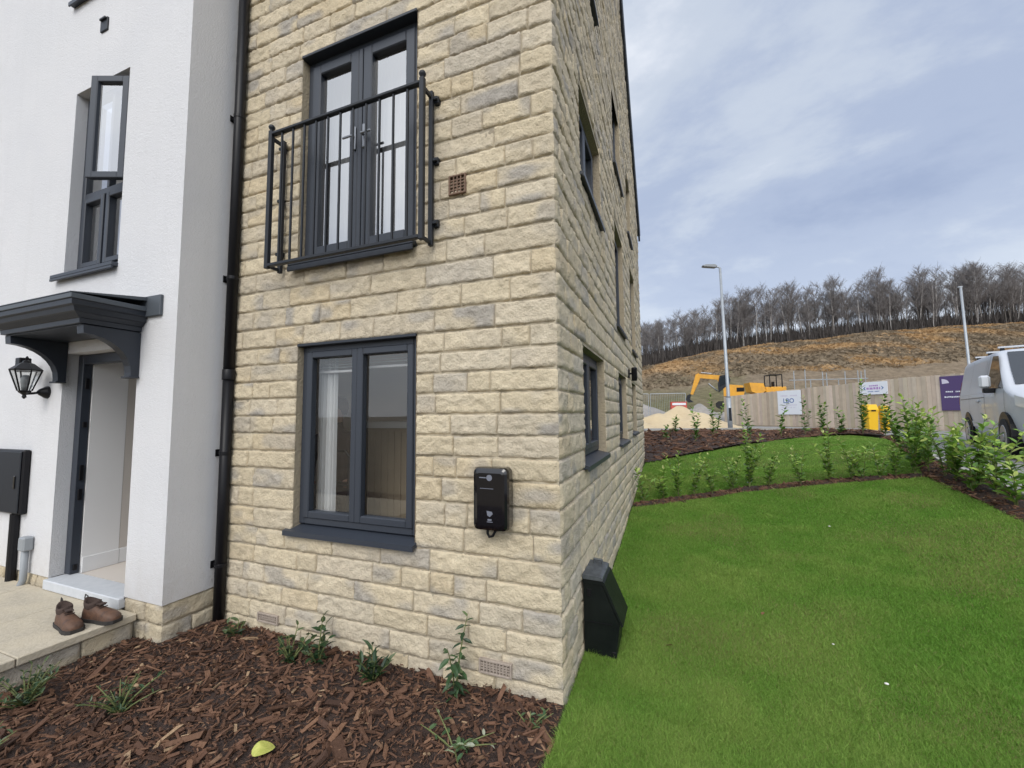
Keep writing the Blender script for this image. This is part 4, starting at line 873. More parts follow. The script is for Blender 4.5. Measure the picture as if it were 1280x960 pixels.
x, y, t = ribscatter(RIGHT_P[55:], 5200); chips('bark_chips', 'loose bark chips beside the road', np.stack([x, y, g(x, y)+.012+.16*t*(1-t)], 1), .04, RNG)
# ------------------------------------------------------------------ grass
def grass(n_near, rng):
    X, Y = [], []
    a = np.array(LAWN)
    x = rng.uniform(-.62, 4.1, 7200000); y = rng.uniform(1.6, 9.6, 7200000)
    d = np.hypot(x, y); keep = rng.uniform(0, 1, len(x)) < np.clip((2.6/d)**1.7, 0, 1)
    keep &= (x < .75*(y+.2)+.5)
    x, y = x[keep], y[keep]; k = inpoly(x, y, LAWN)
    hp = np.array(HEDGE); hy = np.interp(x, hp[:, 0], hp[:, 1]); k &= (np.abs(y-hy) > .15)
    x, y = x[k], y[k]
    x2 = rng.uniform(-.6, 5.3, 330000); y2 = rng.uniform(8.2, 15.2, 330000); k = inpoly(x2, y2, LAWN); hy = np.interp(x2, hp[:, 0], hp[:, 1]); k &= (y2-hy > .15) & (y2 > 9.6) ; x2, y2 = x2[k], y2[k]
    x, y = np.r_[x, x2], np.r_[y, y2]
    # soft edge along the right strip
    n = len(x); d = np.hypot(x, y); wd = np.clip(.0018*np.maximum(1, d/2.6)**.95, 0, .013)*rng.uniform(.7, 1.3, n)
    pat = noise3(x*1.1, y*1.1, 0, 31); pat2 = noise3(x*4.2, y*4.2, 0, 32)
    hgt = rng.uniform(.010, .032, n)*(.7+.6*pat2)*np.where(rng.uniform(0, 1, n) < .03, 1.7, 1.)*np.where((x < -.54) | (noise3(x*2.3, y*2.3, 0, 51) > .78), 1.35, 1.); th = rng.uniform(0, 6.283, n); lean = rng.uniform(.1, 1.15, n)*hgt; la = rng.uniform(0, 6.283, n)
    z = g(x, y)+.002
    B = np.stack([x, y, z], -1); w = np.stack([np.cos(th)*wd/2, np.sin(th)*wd/2, 0*x], -1)
    tip = B+np.stack([np.cos(la)*lean, np.sin(la)*lean, hgt], -1); mid = (B+tip)/2+np.stack([-np.cos(la)*lean*.18, -np.sin(la)*lean*.18, hgt*.12], -1)
    V = np.stack([B-w, B+w, mid+w*.8, mid-w*.8, tip], 1).reshape(-1, 3); o5 = 5*np.arange(n)[:, None]
    F = [np.concatenate([o5+np.array([[0, 1, 2, 3]])]), np.concatenate([o5+np.array([[3, 2, 4]])])]
    c1 = np.array((.155, .325, .045)); c2 = np.array((.27, .40, .085)); c3 = np.array((.34, .31, .13))
    pat3 = noise3(x*.55+9, y*.55, 0, 33); sx = np.abs(((x*.97-y*.22+.05*noise3(x*3, y*3, 0, 34))/.62) % 1-.5)*.62; seam = np.clip(1-sx/.025, 0, 1)*noise3(x*1.3, y*1.3, 0, 35)
    m = np.clip(rng.normal(.40, .25, n)+(pat-.5)*.5+(pat2-.5)*.8+(pat3-.5)*.45+seam*.35, 0, 1.25)[:, None]; c = c1*(1-m)+c2*m
    dry = (rng.uniform(0, 1, n) < .03+.22*np.clip((noise3(x*1.7, y*1.7, 0, 41)-.60)*5, 0, 1))[:, None]
    # pale seam lines between the rolls of turf
    c = np.where(dry, c3*rng.uniform(.7, 1.1, (n, 1)), c*rng.uniform(.75, 1.25, (n, 1)))
    return tag(raw('grass', V, F, 'grass', col=np.repeat(c, 5, 0)), 'short mown grass blades covering the lawns', kind='stuff')
grass(0, RNG)
# ------------------------------------------------------------------ leafy plants
def leafset(mb_v, mb_f, mb_c, base, dirn, L_, W_, col, rng):
    d = Vector(dirn).normalized(); s = d.cross(Vector((0, 0, 1)))
    s = s.normalized() if s.length > .01 else Vector((1, 0, 0)); n = s.cross(d).normalized()
    roll = rng.uniform(-.5, .5); s, n = s*math.cos(roll)+n*math.sin(roll), n*math.cos(roll)-s*math.sin(roll); b = Vector(base); o = len(mb_v)
    pts = [(0, 0, 0), (.3, 0, -.02), (.65, 0, -.03), (1, 0, -.14), (.28, .5, .06), (.66, .42, .04), (.28, -.5, .06), (.66, -.42, .04)]
    for t, w, h in pts: mb_v.append(tuple(b+d*(t*L_)+s*(w*W_)+n*(h*L_)))
    mb_f += [tuple(o+k for k in f) for f in ((0, 4, 1), (1, 4, 5, 2), (2, 5, 3), (0, 1, 6), (1, 2, 7, 6), (2, 3, 7))]
    mb_c += [col]*8
def laurel(x, y, h, nst, label, group, rng, L_=.095, W_=.042, spread=.16, name='laurel', cols=None, z=None, dens=1., up=.75, cat='plant', ratio=1., lean=0.):
    z = float(g(x, y))+.02 if z is None else z
    if group: h *= rng.uniform(.74, 1.22); lean = rng.uniform(-.16, .16); nst = max(2, nst+int(rng.integers(-1, 2))); dens *= rng.uniform(.7, 1.15)
    p = thing(name, label, cat, (x, y, z), group=group); st_ = MB(); v, f, c = [], [], []
    cols = cols or [(.065, .155, .022), (.12, .24, .035), (.21, .35, .055), (.36, .44, .12)]
    for s in range(nst):
        a = rng.uniform(0, 6.283); hh = h*(1 if s == 0 else rng.uniform(.55, .98)); r = spread*rng.uniform(.3, 1.1)
        pts = [(r*.25*math.cos(a)*t+r*math.cos(a)*t*t*.8+lean*t*t, r*.25*math.sin(a)*t+r*math.sin(a)*t*t*.8, hh*t-.03*(1-t)) for t in np.linspace(0, 1, 7)]
        st_.tube(pts, [.006, .0055, .005, .0045, .004, .003, .0015], 5)
        nl = max(4, int(hh/.027*dens)); ga = rng.uniform(0, 6)
        for k in range(nl):
            t = .16+.84*(k+rng.uniform(0, .6))/nl; t = min(t, 1.)
            q = np.array([np.interp(t, np.linspace(0, 1, 7), [pp[i_] for pp in pts]) for i_ in range(3)]); ga += 2.4+rng.uniform(-.4, .4)
            e = up*rng.uniform(.3, 1.2)+(t > .92)*.8; ll = L_*rng.uniform(.65, 1.15)*(1 if t < .9 else .75)
            ci = min(3, max(0, int(rng.normal(.8+1.7*t**2, .85)))); cc = tuple(np.array(cols[ci])*rng.uniform(.8, 1.2))
            leafset(v, f, c, q, (math.cos(ga), math.sin(ga), e), ll, W_*ll/L_, cc, rng)
    st_.build('stem', 'stem', p); raw('foliage', v, f, 'leaf', p, col=np.array(c)); return p
R2 = np.random.default_rng(21)
ORD = ['first', 'second', 'third', 'fourth', 'fifth', 'sixth', 'seventh', 'eighth', 'ninth', 'tenth', 'eleventh', 'twelfth', 'thirteenth', 'fourteenth', 'fifteenth', 'sixteenth', 'seventeenth', 'eighteenth', 'nineteenth']
HP_ = [(-.47, 7.13, .42, 3), (-.17, 7.3, .46, 3), (.06, 7.45, .62, 4), (.3, 7.58, .55, 3), (.59, 7.76, .62, 4), (.92, 8.03, .5, 3), (1.2, 8.14, .80, 5), (1.5, 8.22, .52, 4), (1.98, 8.28, .50, 3), (2.4, 8.33, .86, 5), (2.69, 8.31, .56, 3), (2.85, 8.33, .52, 3), (3.05, 8.29, .50, 3), (3.26, 8.31, .72, 4)]
for k, (x, y, h, n) in enumerate(HP_):
    laurel(x, y, h*1.18, n+1, f'{ORD[k]} young laurel counting from the stone wall in the strip across the lawn', 'young laurels in the strip across the lawn', R2, .105, .048, .20, 'laurel', cols=[(.10, .21, .03), (.18, .32, .05), (.30, .43, .08), (.46, .52, .18)])
RP_ = [(3.50, 8.32, .95, 4), (3.62, 8.66, 1.05, 4), (3.88, 8.85, .95, 4), (3.72, 8.02, .90, 4), (3.86, 8.22, .85, 4), (3.60, 7.20, .78, 4), (3.84, 6.74, .74, 4), (3.74, 8.48, .95, 4), (3.92, 9.15, .95, 4), (3.84, 7.55, .85, 4), (3.70, 7.74, .84, 6), (3.76, 7.38, .88, 5), (3.70, 6.95, .78, 5), (3.62, 6.50, .82, 5), (3.82, 6.12, .62, 4), (4.12, 9.5, .95, 5), (4.55, 10.6, .95, 4)]
for k, (x, y, h, n) in enumerate(sorted(RP_, key=lambda q: math.hypot(q[0]-3.5, q[1]-8.32))):
    laurel(x, y, h, n, f'{ORD[k]} bushy laurel of the roadside strip counting from the lawn corner', 'bushy laurels in the roadside mulch strip', R2, .135, .060, .26, 'laurel', cols=[(.10, .21, .028), (.18, .33, .05), (.32, .45, .08), (.46, .53, .16)], dens=.8)
FP_ = [(.61, 12.85, .95, 3), (1.15, 13.7, 1.15, 3), (2.04, 13.2, 1.0, 2), (3.0, 14.3, 1.05, 3), (3.75, 14.9, 1.0, 2), (4.25, 15.1, .95, 2), (4.75, 15.25, 1.0, 3), (5.2, 15.0, 1.35, 5), (5.45, 14.3, 1.1, 4), (4.65, 11.6, .95, 4), (-.2, 13.2, .6, 2), (.1, 15.2, .7, 2), (1.5, 16.3, .9, 3)]
for k, (x, y, h, n) in enumerate(FP_):
    laurel(x, y, h, n, f'{ORD[k]} tall thin shrub beyond the second lawn counting along its edge from the house', 'tall thin shrubs round the far mulch bed', R2, .16, .075, .12, 'thin_shrub', dens=.7)
DK = [(.018, .045, .018), (.03, .068, .026), (.05, .09, .035), (.085, .125, .05)]
TH = [(.028, .06, .026), (.05, .10, .04), (.08, .14, .06), (.13, .19, .08)]
laurel(-2.32, 2.27, .30, 5, 'young evergreen shrub with a tall upright shoot under the lower window', None, R2, .075, .034, .14, 'shrub', DK, 0.0, 1.3, .5)
laurel(-2.52, 2.22, .20, 8, 'small dark shrub just left of the shoot under the lower window', None, R2, .07, .03, .16, 'shrub', DK, 0.0, 1.2, .4)
laurel(-1.85, 2.26, .18, 7, 'low spiky green shrub below the right corner of the window sill', None, R2, .10, .028, .12, 'shrub', DK, 0.0, 1.6, 1.2)
laurel(-1.27, 2.30, .47, 3, 'thin straggly shrub with drooping leaves below the car charger', None, R2, .085, .032, .10, 'shrub', TH, 0.0, 1.2, -.4)
laurel(-3.20, 2.32, .15, 6, 'low green shrub beside the foot of the downpipe', None, R2, .07, .028, .16, 'shrub', DK, 0.0, 1.6, .5)
laurel(-3.62, 1.35, .22, 22, 'dark low bushy shrub beside the stone step', None, R2, .045, .016, .2, 'shrub', DK, 0.0, 1.9, .7)
laurel(-3.04, 1.52, .17, 16, 'dark low wispy shrub in the middle of the bark bed', None, R2, .045, .014, .18, 'shrub', DK, 0.0, 1.6, .6)
laurel(-3.25, 1.02, .16, 16, 'dark low shrub at the left bottom edge of the bark bed', None, R2, .045, .016, .18, 'shrub', DK, 0.0, 1.6, .6)
VG = [(.06, .12, .05), (.10, .17, .07), (.30, .36, .22), (.45, .48, .36)]
laurel(-1.10, 1.98, .10, 7, 'low variegated plant lying over the bark near the lawn edge', None, R2, .055, .020, .22, 'plant', VG, 0.0, 2., .3)
laurel(-.78, 2.24, .07, 6, 'tiny green seedling plant beside the house corner', None, R2, .05, .02, .12, 'plant', TH, 0.0, 1.6, .4)
# small things lying about
v = [(0, 0, .006)]; 
for rr in (.5, 1.):
    for k in range(20):
        t = 2*math.pi*k/20; r_ = rr*(.042+.012*math.cos(t)+.004*math.cos(3*t+1)); v.append((1.35*r_*math.cos(t), r_*math.sin(t)*1.1, .006+.014*rr*rr*math.cos(2*t+.6)))
f = [(0, 1+k, 1+(k+1) % 20) for k in range(20)]+[(1+k, 21+k, 21+(k+1) % 20, 1+(k+1) % 20) for k in range(20)]
o = raw('fallen_leaf', v, f, 'yleaf', smooth=True); o.location = (-1.97, 1.585, .045); tag(o, 'pale yellow green fallen leaf on the bark mulch', 'leaf')
for x, y, s, lb_ in ((1.15, 3.24, .010, 'white pebble lying on the grass, the one nearest the camera'), (1.00, 3.62, .007, 'small white pebble on the grass beyond the nearest one'), (1.75, 6.2, .011, 'white pebble far out on the near lawn')):
    q = MB(); q.lathe((0, 0, 0), [(s*.3, -s*.6), (s*.9, -s*.3), (s, 0), (s*.8, s*.45), (s*.3, s*.6)], 9); o = q.build('pebble', 'pebble', smooth=True); o.location = (x, y, float(g(x, y))+.034); o.scale = (1.2, .9, .8); tag(o, lb_, 'pebble')
for x, y, rz, lb_ in ((-.10, 3.25, .3, 'dry brown leaf on the grass in front of the meter box'), (.62, 3.92, 1.2, 'dry brown leaf in the middle of the near lawn'), (.50, 2.25, 2.2, 'dry brown leaf on the grass at the bottom edge')):
    v, f, c = [], [], []; leafset(v, f, c, (0, 0, 0), (math.cos(rz), math.sin(rz), .2), .06, .025, (1, 1, 1), R2); o = raw('dry_leaf', v, f, 'dleaf', smooth=True); o.location = (x, y, float(g(x, y))+.032); tag(o, lb_, 'leaf')
# ------------------------------------------------------------------ fence and boards
FA, FB = Vector((12.6, 14.1, 0)), Vector((2.85, 26.2, 0)); FL = (FB-FA).length; fdir = (FB-FA)/FL; fn = Vector((-fdir.y, fdir.x, 0)); fn = fn if fn.y < 0 else -fn
fen = thing('timber_fence', 'long close boarded timber fence between the road and the hillside', 'fence')
fz = lambda s: float(g(*(FA+fdir*s)[:2])); ftop = lambda s: 2.95-.34*max(0, (s-FL*.45)/(FL*.55))
m = MB(); s = 0.; col = []
while s < FL:
    w_ = random.uniform(.125, .145); a = FA+fdir*s; b = FA+fdir*(s+w_-.006); off = fn*(.012 if int(s/.14) % 2 else 0); zt = ftop(s)+random.uniform(-.012, .012)
    V = [tuple(Vector((p.x, p.y, 0))+off+fn*q+Vector((0, 0, z))) for q in (0, .02) for z in (fz(s)-.05, zt) for p in (a, b)]
    tone = random.uniform(.76, 1.18); m.add(V, [(0, 1, 3, 2), (4, 6, 7, 5), (0, 2, 6, 4), (1, 5, 7, 3), (2, 3, 7, 6), (0, 4, 5, 1)], (tone, tone*random.uniform(.95, 1.02), tone*random.uniform(.92, 1.02))); s += w_
fixn(m.build('boarding', 'fencewood', fen))
m = MB()
for h_ in (.35, 1.0, 1.65):
    a, b = FA-fn*.03, FB-fn*.03
    m.add([(p.x+q*fn.x, p.y+q*fn.y, fz(0 if p is a else FL)+h_*(1 if p is a else .85)+dz) for q in (0, -.05) for p in (a, b) for dz in (-.05, .05)], [(0, 2, 3, 1), (4, 5, 7, 6), (0, 4, 6, 2), (1, 3, 7, 5), (0, 1, 5, 4), (2, 6, 7, 3)], (.8, .8, .8))
fixn(m.build('rail', 'fencewood', fen))
for k in range(8):
    s = k*FL/7; p = FA+fdir*s-fn*.14; m = MB(); m.box(p.x-.05, p.x+.05, p.y-.05, p.y+.05, fz(s)-.1, ftop(s)-.05, .008, (.8, .8, .8)); m.build('post', 'fencewood', fen)
FANG = math.atan2(fdir.y, fdir.x)+math.pi     # so that local +x runs to the viewer's right
def board(name, label, sfrac, zc, w_, h_, m_):
    p = FA+fdir*sfrac+fn*.05; b = thing(name, label, 'sign', (p.x, p.y, zc), FANG)
    q = MB(); q.box(-w_/2, w_/2, -.012, .012, -h_/2, h_/2, .003); q.build('board', m_, b); return b
def hit(px_x, px_y): return None
def text(parent, body, x, z, size, m_, y=-.0145, name='lettering'):
    cu = bpy.data.curves.new(name, 'FONT'); cu.body = body; cu.size = size; cu.align_x = 'CENTER'; cu.align_y = 'CENTER'; cu.extrude = .0008; cu.offset = size*.02
    t = bpy.data.objects.new('tmp', cu); COL.objects.link(t); dg = bpy.context.evaluated_depsgraph_get(); me = bpy.data.meshes.new_from_object(t.evaluated_get(dg)); bpy.data.objects.remove(t)
    me.materials.clear(); me.materials.append(M[m_]); o = bpy.data.objects.new(name, me); COL.objects.link(o); o.parent = parent; o.location = (x, y, z); o.rotation_euler = (math.pi/2, 0, 0); return o
def strokes(parent, x0, x1, z, h_, m_, rng, y=-.0145):
    q = MB(); x = x0
    while x < x1:
        w_ = h_*rng.uniform(.35, .9)
        if rng.uniform() > .16: q.box(x, min(x+w_, x1), y-.001, y+.001, z-h_/2*rng.uniform(.6, 1), z+h_/2*rng.uniform(.6, 1))
        x += w_+h_*.22
    return q.build('lettering', m_, parent)
def s_at(px, py):      # distance along the fence of a point standing on it
    return ((px-FA.x)*fdir.x+(py-FA.y)*fdir.y)
b1 = board('sign_board', 'white square site notice with blue lettering on the fence behind the lamp post', s_at(5.22, 23.1), 2.16, 1.18, 1.14, 'signwhite')
text(b1, 'LBO', -.02, .08, .30, 'blueink'); strokes(b1, -.42, .42, .33, .07, 'paleink', R2); strokes(b1, -.42, .40, -.12, .05, 'paleink', R2); strokes(b1, -.42, .30, -.23, .05, 'paleink', R2)
b2 = board('sign_board', 'small white sign with purple print on the fence above the yellow bins', s_at(7.55, 20.4), 2.62, .96, .50, 'signwhite')
strokes(b2, -.24, .24, .10, .06, 'purpleink', R2); strokes(b2, -.24, .24, -.01, .12, 'purpleink', R2); strokes(b2, -.2, .24, -.13, .04, 'blueink', R2)
q = MB(); q.prism([(-.36, 0), (-.28, .08), (-.28, .04), (-.31, 0), (-.28, -.04), (-.28, -.08)], -.0155, -.0135); q.prism([(.36, 0), (.28, -.08), (.28, -.04), (.31, 0), (.28, .04), (.28, .08)], -.0155, -.0135); q.build('arrows', 'blueink', b2)
b3 = board('sign_board', 'large dark purple advertising board on the fence beside the silver van', s_at(9.12, 18.3), 2.30, 1.16, 1.18, 'purple')
strokes(b3, -.48, .28, .05, .055, 'signwhite', R2); strokes(b3, -.48, .34, -.13, .055, 'signwhite', R2)
q = MB(); q.prism([(-.52, .50), (-.52, .33)]+[(-.52+.19*math.sin(a), .33+.02+.15*math.cos(a)-.0) for a in np.linspace(math.pi/2, 0, 7)], -.0155, -.0135); fixn(q.build('logo', 'paleink', b3))
# ------------------------------------------------------------------ lamp posts
def lamp_post(label, x, y, z0, h, name='street_lamp', door=True):
    L_ = thing(name, label, 'street lamp', (x, y, z0))
    m = MB(); m.tube([(0, 0, -.1), (0, 0, 1.25)], .085, 14); m.build('base', 'galv', L_, smooth=True)
    m = MB(); m.tube([(0, 0, 1.25), (0, 0, 1.32), (0, 0, h)], [.085, .062, .045], 14); m.build('pole', 'galv', L_, smooth=True)
    m = MB(); m.box(-.045, .045, -.09, -.07, .35, .85, .006); m.build('door', 'blackiron', L_)
    m = MB(); m.tube([(0, 0, h-.08), (-.03, 0, h+.02), (-.16, 0, h+.06)], .03, 8); m.build('arm', 'galv', L_, smooth=True)
    m = MB(); m.prism([(-.12, .0), (-.18, -.035), (-.62, -.005), (-.68, .03), (-.55, .07), (-.2, .075)], -.11, .11, 'xz')
    o = fixn(m.build('lamp_head', 'greyplastic', L_)); o.location = (0, 0, h+.04); o.rotation_euler = (0, .08, 0)
    return L_
lamp_post('slim grey street lamp standing at the back of the far mulch bed', 2.11, 18.05, 1.04, 6.45).rotation_euler = (0, math.radians(-.9), math.radians(12))
fp = thing('lighting_column', 'tall pale bare lamp column standing behind the fence beyond the van', 'post', (20.2, 39.5, 1.1))
m = MB(); m.tube([(0, 0, -.1), (0, 0, 1.25)], .10, 12); m.build('base', 'galv', fp, smooth=True); m = MB(); m.tube([(0, 0, 1.25), (0, 0, 1.35), (-.1, 0, 9.6)], [.10, .085, .07], 12); m.build('pole', 'galv', fp, smooth=True)
m = MB(); m.box(-.26, .0, -.06, .06, 9.6, 9.7, .02); m.build('cap', 'galv', fp)
# ------------------------------------------------------------------ yellow bins
def grit_bin(label, x, y, w_, h_):
    b = thing('grit_bin', label, 'bin', (x, y, float(g(x, y))-.03), .35, 'yellow bins by the fence')
    m = MB(); a = w_/2; t = w_/2*.82; V = [(-t, -t*.8, 0), (t, -t*.8, 0), (t, t*.8, 0), (-t, t*.8, 0), (-a, -a*.8, h_*.72), (a, -a*.8, h_*.72), (a, a*.8, h_*.72), (-a, a*.8, h_*.72)]
    m.add(V, [(3, 2, 1, 0), (0, 1, 5, 4), (1, 2, 6, 5), (2, 3, 7, 6), (3, 0, 4, 7), (4, 5, 6, 7)]); m.build('body', 'binyellow', b)
    m = MB(); m.prism([(-a*.85, h_*.72+.003), (-a*.9, h_*.8), (-a*.4, h_), (a*.7, h_), (a*.85, h_*.8), (a*.85, h_*.72+.003)], -a*1.04, a*1.04, 'yz'); fixn(m.build('lid', 'binyellow', b)); m = MB(); m.box(-.08, .08, -a*.95, -a*.86, h_*.74, h_*.79, .004); m.build('handle', 'black', b)
grit_bin('larger yellow bin by the fence under the small white sign', 6.73, 18.7, .36, .95); grit_bin('narrower yellow bin right of the larger one by the fence', 7.16, 18.75, .24, .90)
# ------------------------------------------------------------------ van
def build_van():
    th = -1.894; vx, vy = 7.90, 13.80
    van = thing('silver_van', 'silver panel van with roof bars parked on the road by the fence', 'van', (vx, vy, .865), th)
    van.scale = (1.036,)*3
    topf = lambda x: np.interp(x, [0, .05, .25, 1, 2.9, 3.15, 4.02, 4.3, 4.72, 4.93, 4.99], [1.72, 1.88, 1.97, 1.995, 1.98, 1.93, 1.22, 1.13, 1.0, .80, .62])
    def hw(x, z): return np.interp(z, [.25, .45, .9, 1.15, 1.9, 2.0], [.90, .955, .985, .975, .83, .74])*np.interp(x, [0, .06, .3, 3.6, 4.3, 4.75, 4.93, 4.99], [.955, .985, 1, 1, .965, .84, .70, .55])
    xs_ = np.array([0, .03, .1, .25, .6, 1, 1.5, 2, 2.5, 2.9, 3.05, 3.2, 3.45, 3.7, 3.95, 4.1, 4.3, 4.5, 4.7, 4.82, 4.92, 4.97, 4.99]); nz = 16; V = []
    for x in xs_:
        tp = float(topf(x)); zb = .25+.12*max(0, (x-4.7)/.3)
        for k in range(nz):
            t = k/(nz-1); z = zb+(tp-.05-zb)*t; V.append((x, -float(hw(x, z)), z))
        yl = float(hw(x, tp-.05))
        for yy, dz in ((.93, .025), (.75, .042), (.4, .048), (0, .05)): V.append((x, -yl*yy, tp-.05+dz))
        for yy, dz in ((.4, .048), (.75, .042), (.93, .025)): V.append((x, yl*yy, tp-.05+dz))
        for k in range(nz-1, -1, -1): z = zb+(tp-.05-zb)*k/(nz-1); V.append((x, float(hw(x, z)), z))
    n = 2*nz+7; F = [(i*n+k, i*n+(k+1) % n, (i+1)*n+(k+1) % n, (i+1)*n+k) for i in range(len(xs_)-1) for k in range(n)]+[tuple(range(n))[::-1], tuple((len(xs_)-1)*n+k for k in range(n))]
    m = MB(); m.add(V, F); fixn(m.build('body', 'van', van, smooth=True))
    def patch(name, side, pts, m_, nu=6, nv=6, off=.006, parent=van):
        """pts: four (x, z) corners of a panel lying on the body side"""
        (a, b, c, d) = [np.array(p, float) for p in pts]; Vp = []
        for i_ in range(nv+1):
            for j_ in range(nu+1):
                u, w = j_/nu, i_/nv; p = (a*(1-u)+b*u)*(1-w)+(d*(1-u)+c*u)*w; Vp.append((p[0], side*(float(hw(p[0], p[1]))+off), p[1]))
        Fp = [(i_*(nu+1)+j_, i_*(nu+1)+j_+1, (i_+1)*(nu+1)+j_+1, (i_+1)*(nu+1)+j_) for i_ in range(nv) for j_ in range(nu)]; q = MB(); q.add(Vp, Fp); return fixn(q.build(name, m_, parent, smooth=True))
    for sd_ in (-1, 1):
        patch('door_window', sd_, [(2.78, 1.22), (3.92, 1.20), (3.28, 1.83), (2.86, 1.86)], 'vanglass')
        patch('side_panel', sd_, [(.35, 1.16), (2.5, 1.16), (2.5, 1.82), (.40, 1.82)], 'van', off=.004)
        for x0, x1, z0, z1 in ((2.66, 2.675, .45, 1.9), (1.25, 1.26, .5, 1.88), (.3, 2.66, 1.06, 1.072), (3.98, 3.99, .75, 1.15)): patch('seam', sd_, [(x0, z0), (x1, z0), (x1, z1), (x0, z1)], 'blackiron', 2, 8, .004)
        patch('side_moulding', sd_, [(.1, .46), (3.5, .46), (3.5, .58), (.1, .58)], 'blackiron' if sd_ == 9 else 'van', off=.015)
        patch('headlight', sd_, [(4.42, .88), (4.86, .78), (4.80, .96), (4.40, 1.06)], 'lamp', off=.01); patch('tail_light', sd_, [(.02, .95), (.12, .95), (.12, 1.5), (.02, 1.5)], 'red', 2, 4, .006)
        q = MB(); q.box(2.05, 2.25, sd_*.985, sd_*1.015, .98, 1.02, .008); q.build('door_handle', 'van', van)
        q = MB(); q.box(3.38, 3.50, sd_*1.01, sd_*1.16, 1.22, 1.46, .035); mi_ = q.build('mirror', 'van', van); q = MB(); q.box(3.40, 3.52, sd_*.96, sd_*1.12, 1.13, 1.22, .015); q.build('mirror_arm', 'black', mi_)
        for wx in (1.0, 3.95):
            q = MB(); q.lathe((wx, sd_*.80, .37), [(.40, 0), (.41, sd_*.185 if sd_ > 0 else -.185)], 24, 'y'); fixn(q.build('wheel_arch', 'black', van))
            q = MB(); q.lathe((wx, sd_*.82, .335), [(.28, 0), (.325, sd_*.02), (.335, sd_*.08), (.335, sd_*.14), (.32, sd_*.18), (.22, sd_*.185)], 26, 'y'); wh_ = fixn(q.build('wheel', 'tyre', van)); q = MB(); q.lathe((wx, sd_*1.004, .335), [(.215, 0), (.21, sd_*.006), (.07, -sd_*.0), (.05, sd_*.01)], 20, 'y'); fixn(q.build('rim', 'alloy', wh_))
    q = MB(); wsx = np.linspace(3.19, 3.98, 8); Vw = [(x, yy*.86*float(hw(x, topf(x)-.05)), float(topf(x))+.006) for x in wsx for yy in np.linspace(-1, 1, 9)]; q.add(Vw, [(i_*9+k, i_*9+k+1, i_*9+k+10, i_*9+k+9) for i_ in range(7) for k in range(8)]); fixn(q.build('windscreen', 'vanglass', van, smooth=True))
    q = MB(); q.box(4.80, 4.99, -.62, .62, .40, .58, .03); q.build('grille', 'black', van); q = MB(); q.box(4.72, 4.975, -.80, .80, .23, .32, .03); q.build('bumper', 'blackiron', van); q = MB(); q.box(-.04, .06, -.9, .9, .38, .55, .02); q.build('bumper', 'black', van)
    for x in (.55, 1.6, 2.55):
        q = MB(); q.box(x-.03, x+.03, -.72, .72, 2.04, 2.075, .008); rb = q.build('roof_bar', 'silver', van)
        for yy in (-.66, .66): q = MB(); q.box(x-.02, x+.02, yy-.03, yy+.03, 1.95, 2.04, .004); q.build('foot', 'black', rb)
build_van()
# ------------------------------------------------------------------ building site
def mound(name, label, m_, cx_, cy_, rx, ry, h_, seed, kind='stuff', base=1.06):
    xs_, ys_ = np.linspace(-1, 1, 40), np.linspace(-1, 1, 40); X, Y = np.meshgrid(xs_, ys_); r = np.hypot(X, Y); hgt = h_*np.clip(1-r**1.6, -.1, 1)*(.55+.9*noise3(X*2.6, Y*2.6, 0, seed))+.10*(noise3(X*11, Y*11, 0, seed+1)-.5)
    Z = np.where(r < 1.02, base+hgt-.06, base-.3); i = np.arange(39)[:, None]*40+np.arange(39)[None]
    return tag(raw(name, np.stack([cx_+X*rx, cy_+Y*ry, Z], -1).reshape(-1, 3), np.stack([i, i+1, i+41, i+40], -1).reshape(-1, 4), m_, smooth=True), label, kind=kind)
mound('sand', 'heap of pale sand on the building site', 'sand', .3, 21.5, 2.9, 1.6, .72, 51); mound('sand', 'low spread of sand on the building site', 'sand', -2.6, 21.0, 2.6, 1.8, .55, 52)
mound('rubble', 'grey rubble pile behind the sand heap', 'rubble', 1.6, 27.5, 1.9, 2.0, .95, 53); mound('rubble', 'pinkish grey spoil behind the sand', 'rubble', -2.4, 30, 3.4, 2.5, 1.25, 54)
rb = thing('road_barrier', 'red plastic barrier standing behind the sand heap', 'barrier', (.35, 23.4, 1.5), .3)
m = MB(); m.prism([(-.25, 0), (.25, 0), (.18, .18), (.09, .6), (.09, .8), (-.09, .8), (-.09, .6), (-.18, .18)], -.4, .4, 'yz'); fixn(m.build('body', 'red', rb)); m = MB(); m.box(-.35, .35, -.11, -.095, .62, .74, .004); m.build('reflector', 'signwhite', rb)
m = MB(); m.box(-.4, -.3, -.1, .1, -.5, 0); m.box(.3, .4, -.1, .1, -.5, 0); m.build('leg', 'black', rb)
# mesh panels at the left
for k, (x, y) in enumerate(((-2.4, 27.5), (-.2, 27.9))):
    p_ = thing('mesh_panel', ['grey site mesh panel nearer the house corner', 'grey site mesh panel nearer the sand heap'][k], 'fence panel', (x, y, 1.05), .12)
    m = MB(); 
    for a, b in (((-1.05, 0, 0), (-1.05, 0, 1.9)), ((1.05, 0, 0), (1.05, 0, 1.9)), ((-1.05, 0, 1.9), (1.05, 0, 1.9)), ((-1.05, 0, .15), (1.05, 0, .15))): m.tube([a, b], .022, 6)
    m.build('frame', 'galv', p_); m = MB()
    for q in range(1, 20): m.tube([(-1.05+q*.105, 0, .15), (-1.05+q*.105, 0, 1.9)], .006, 4)
    m.build('mesh', 'galv', p_); m = MB(); m.box(-1.15, -.85, -.3, .3, -.02, .12, .01); m.box(.85, 1.15, -.3, .3, -.02, .12, .01); m.build('foot', 'greyplastic', p_)
mound('rubble', 'low brown spoil platform under the digging machines', 'rubble', 7.5, 47, 8, 8.5, .75, 57)
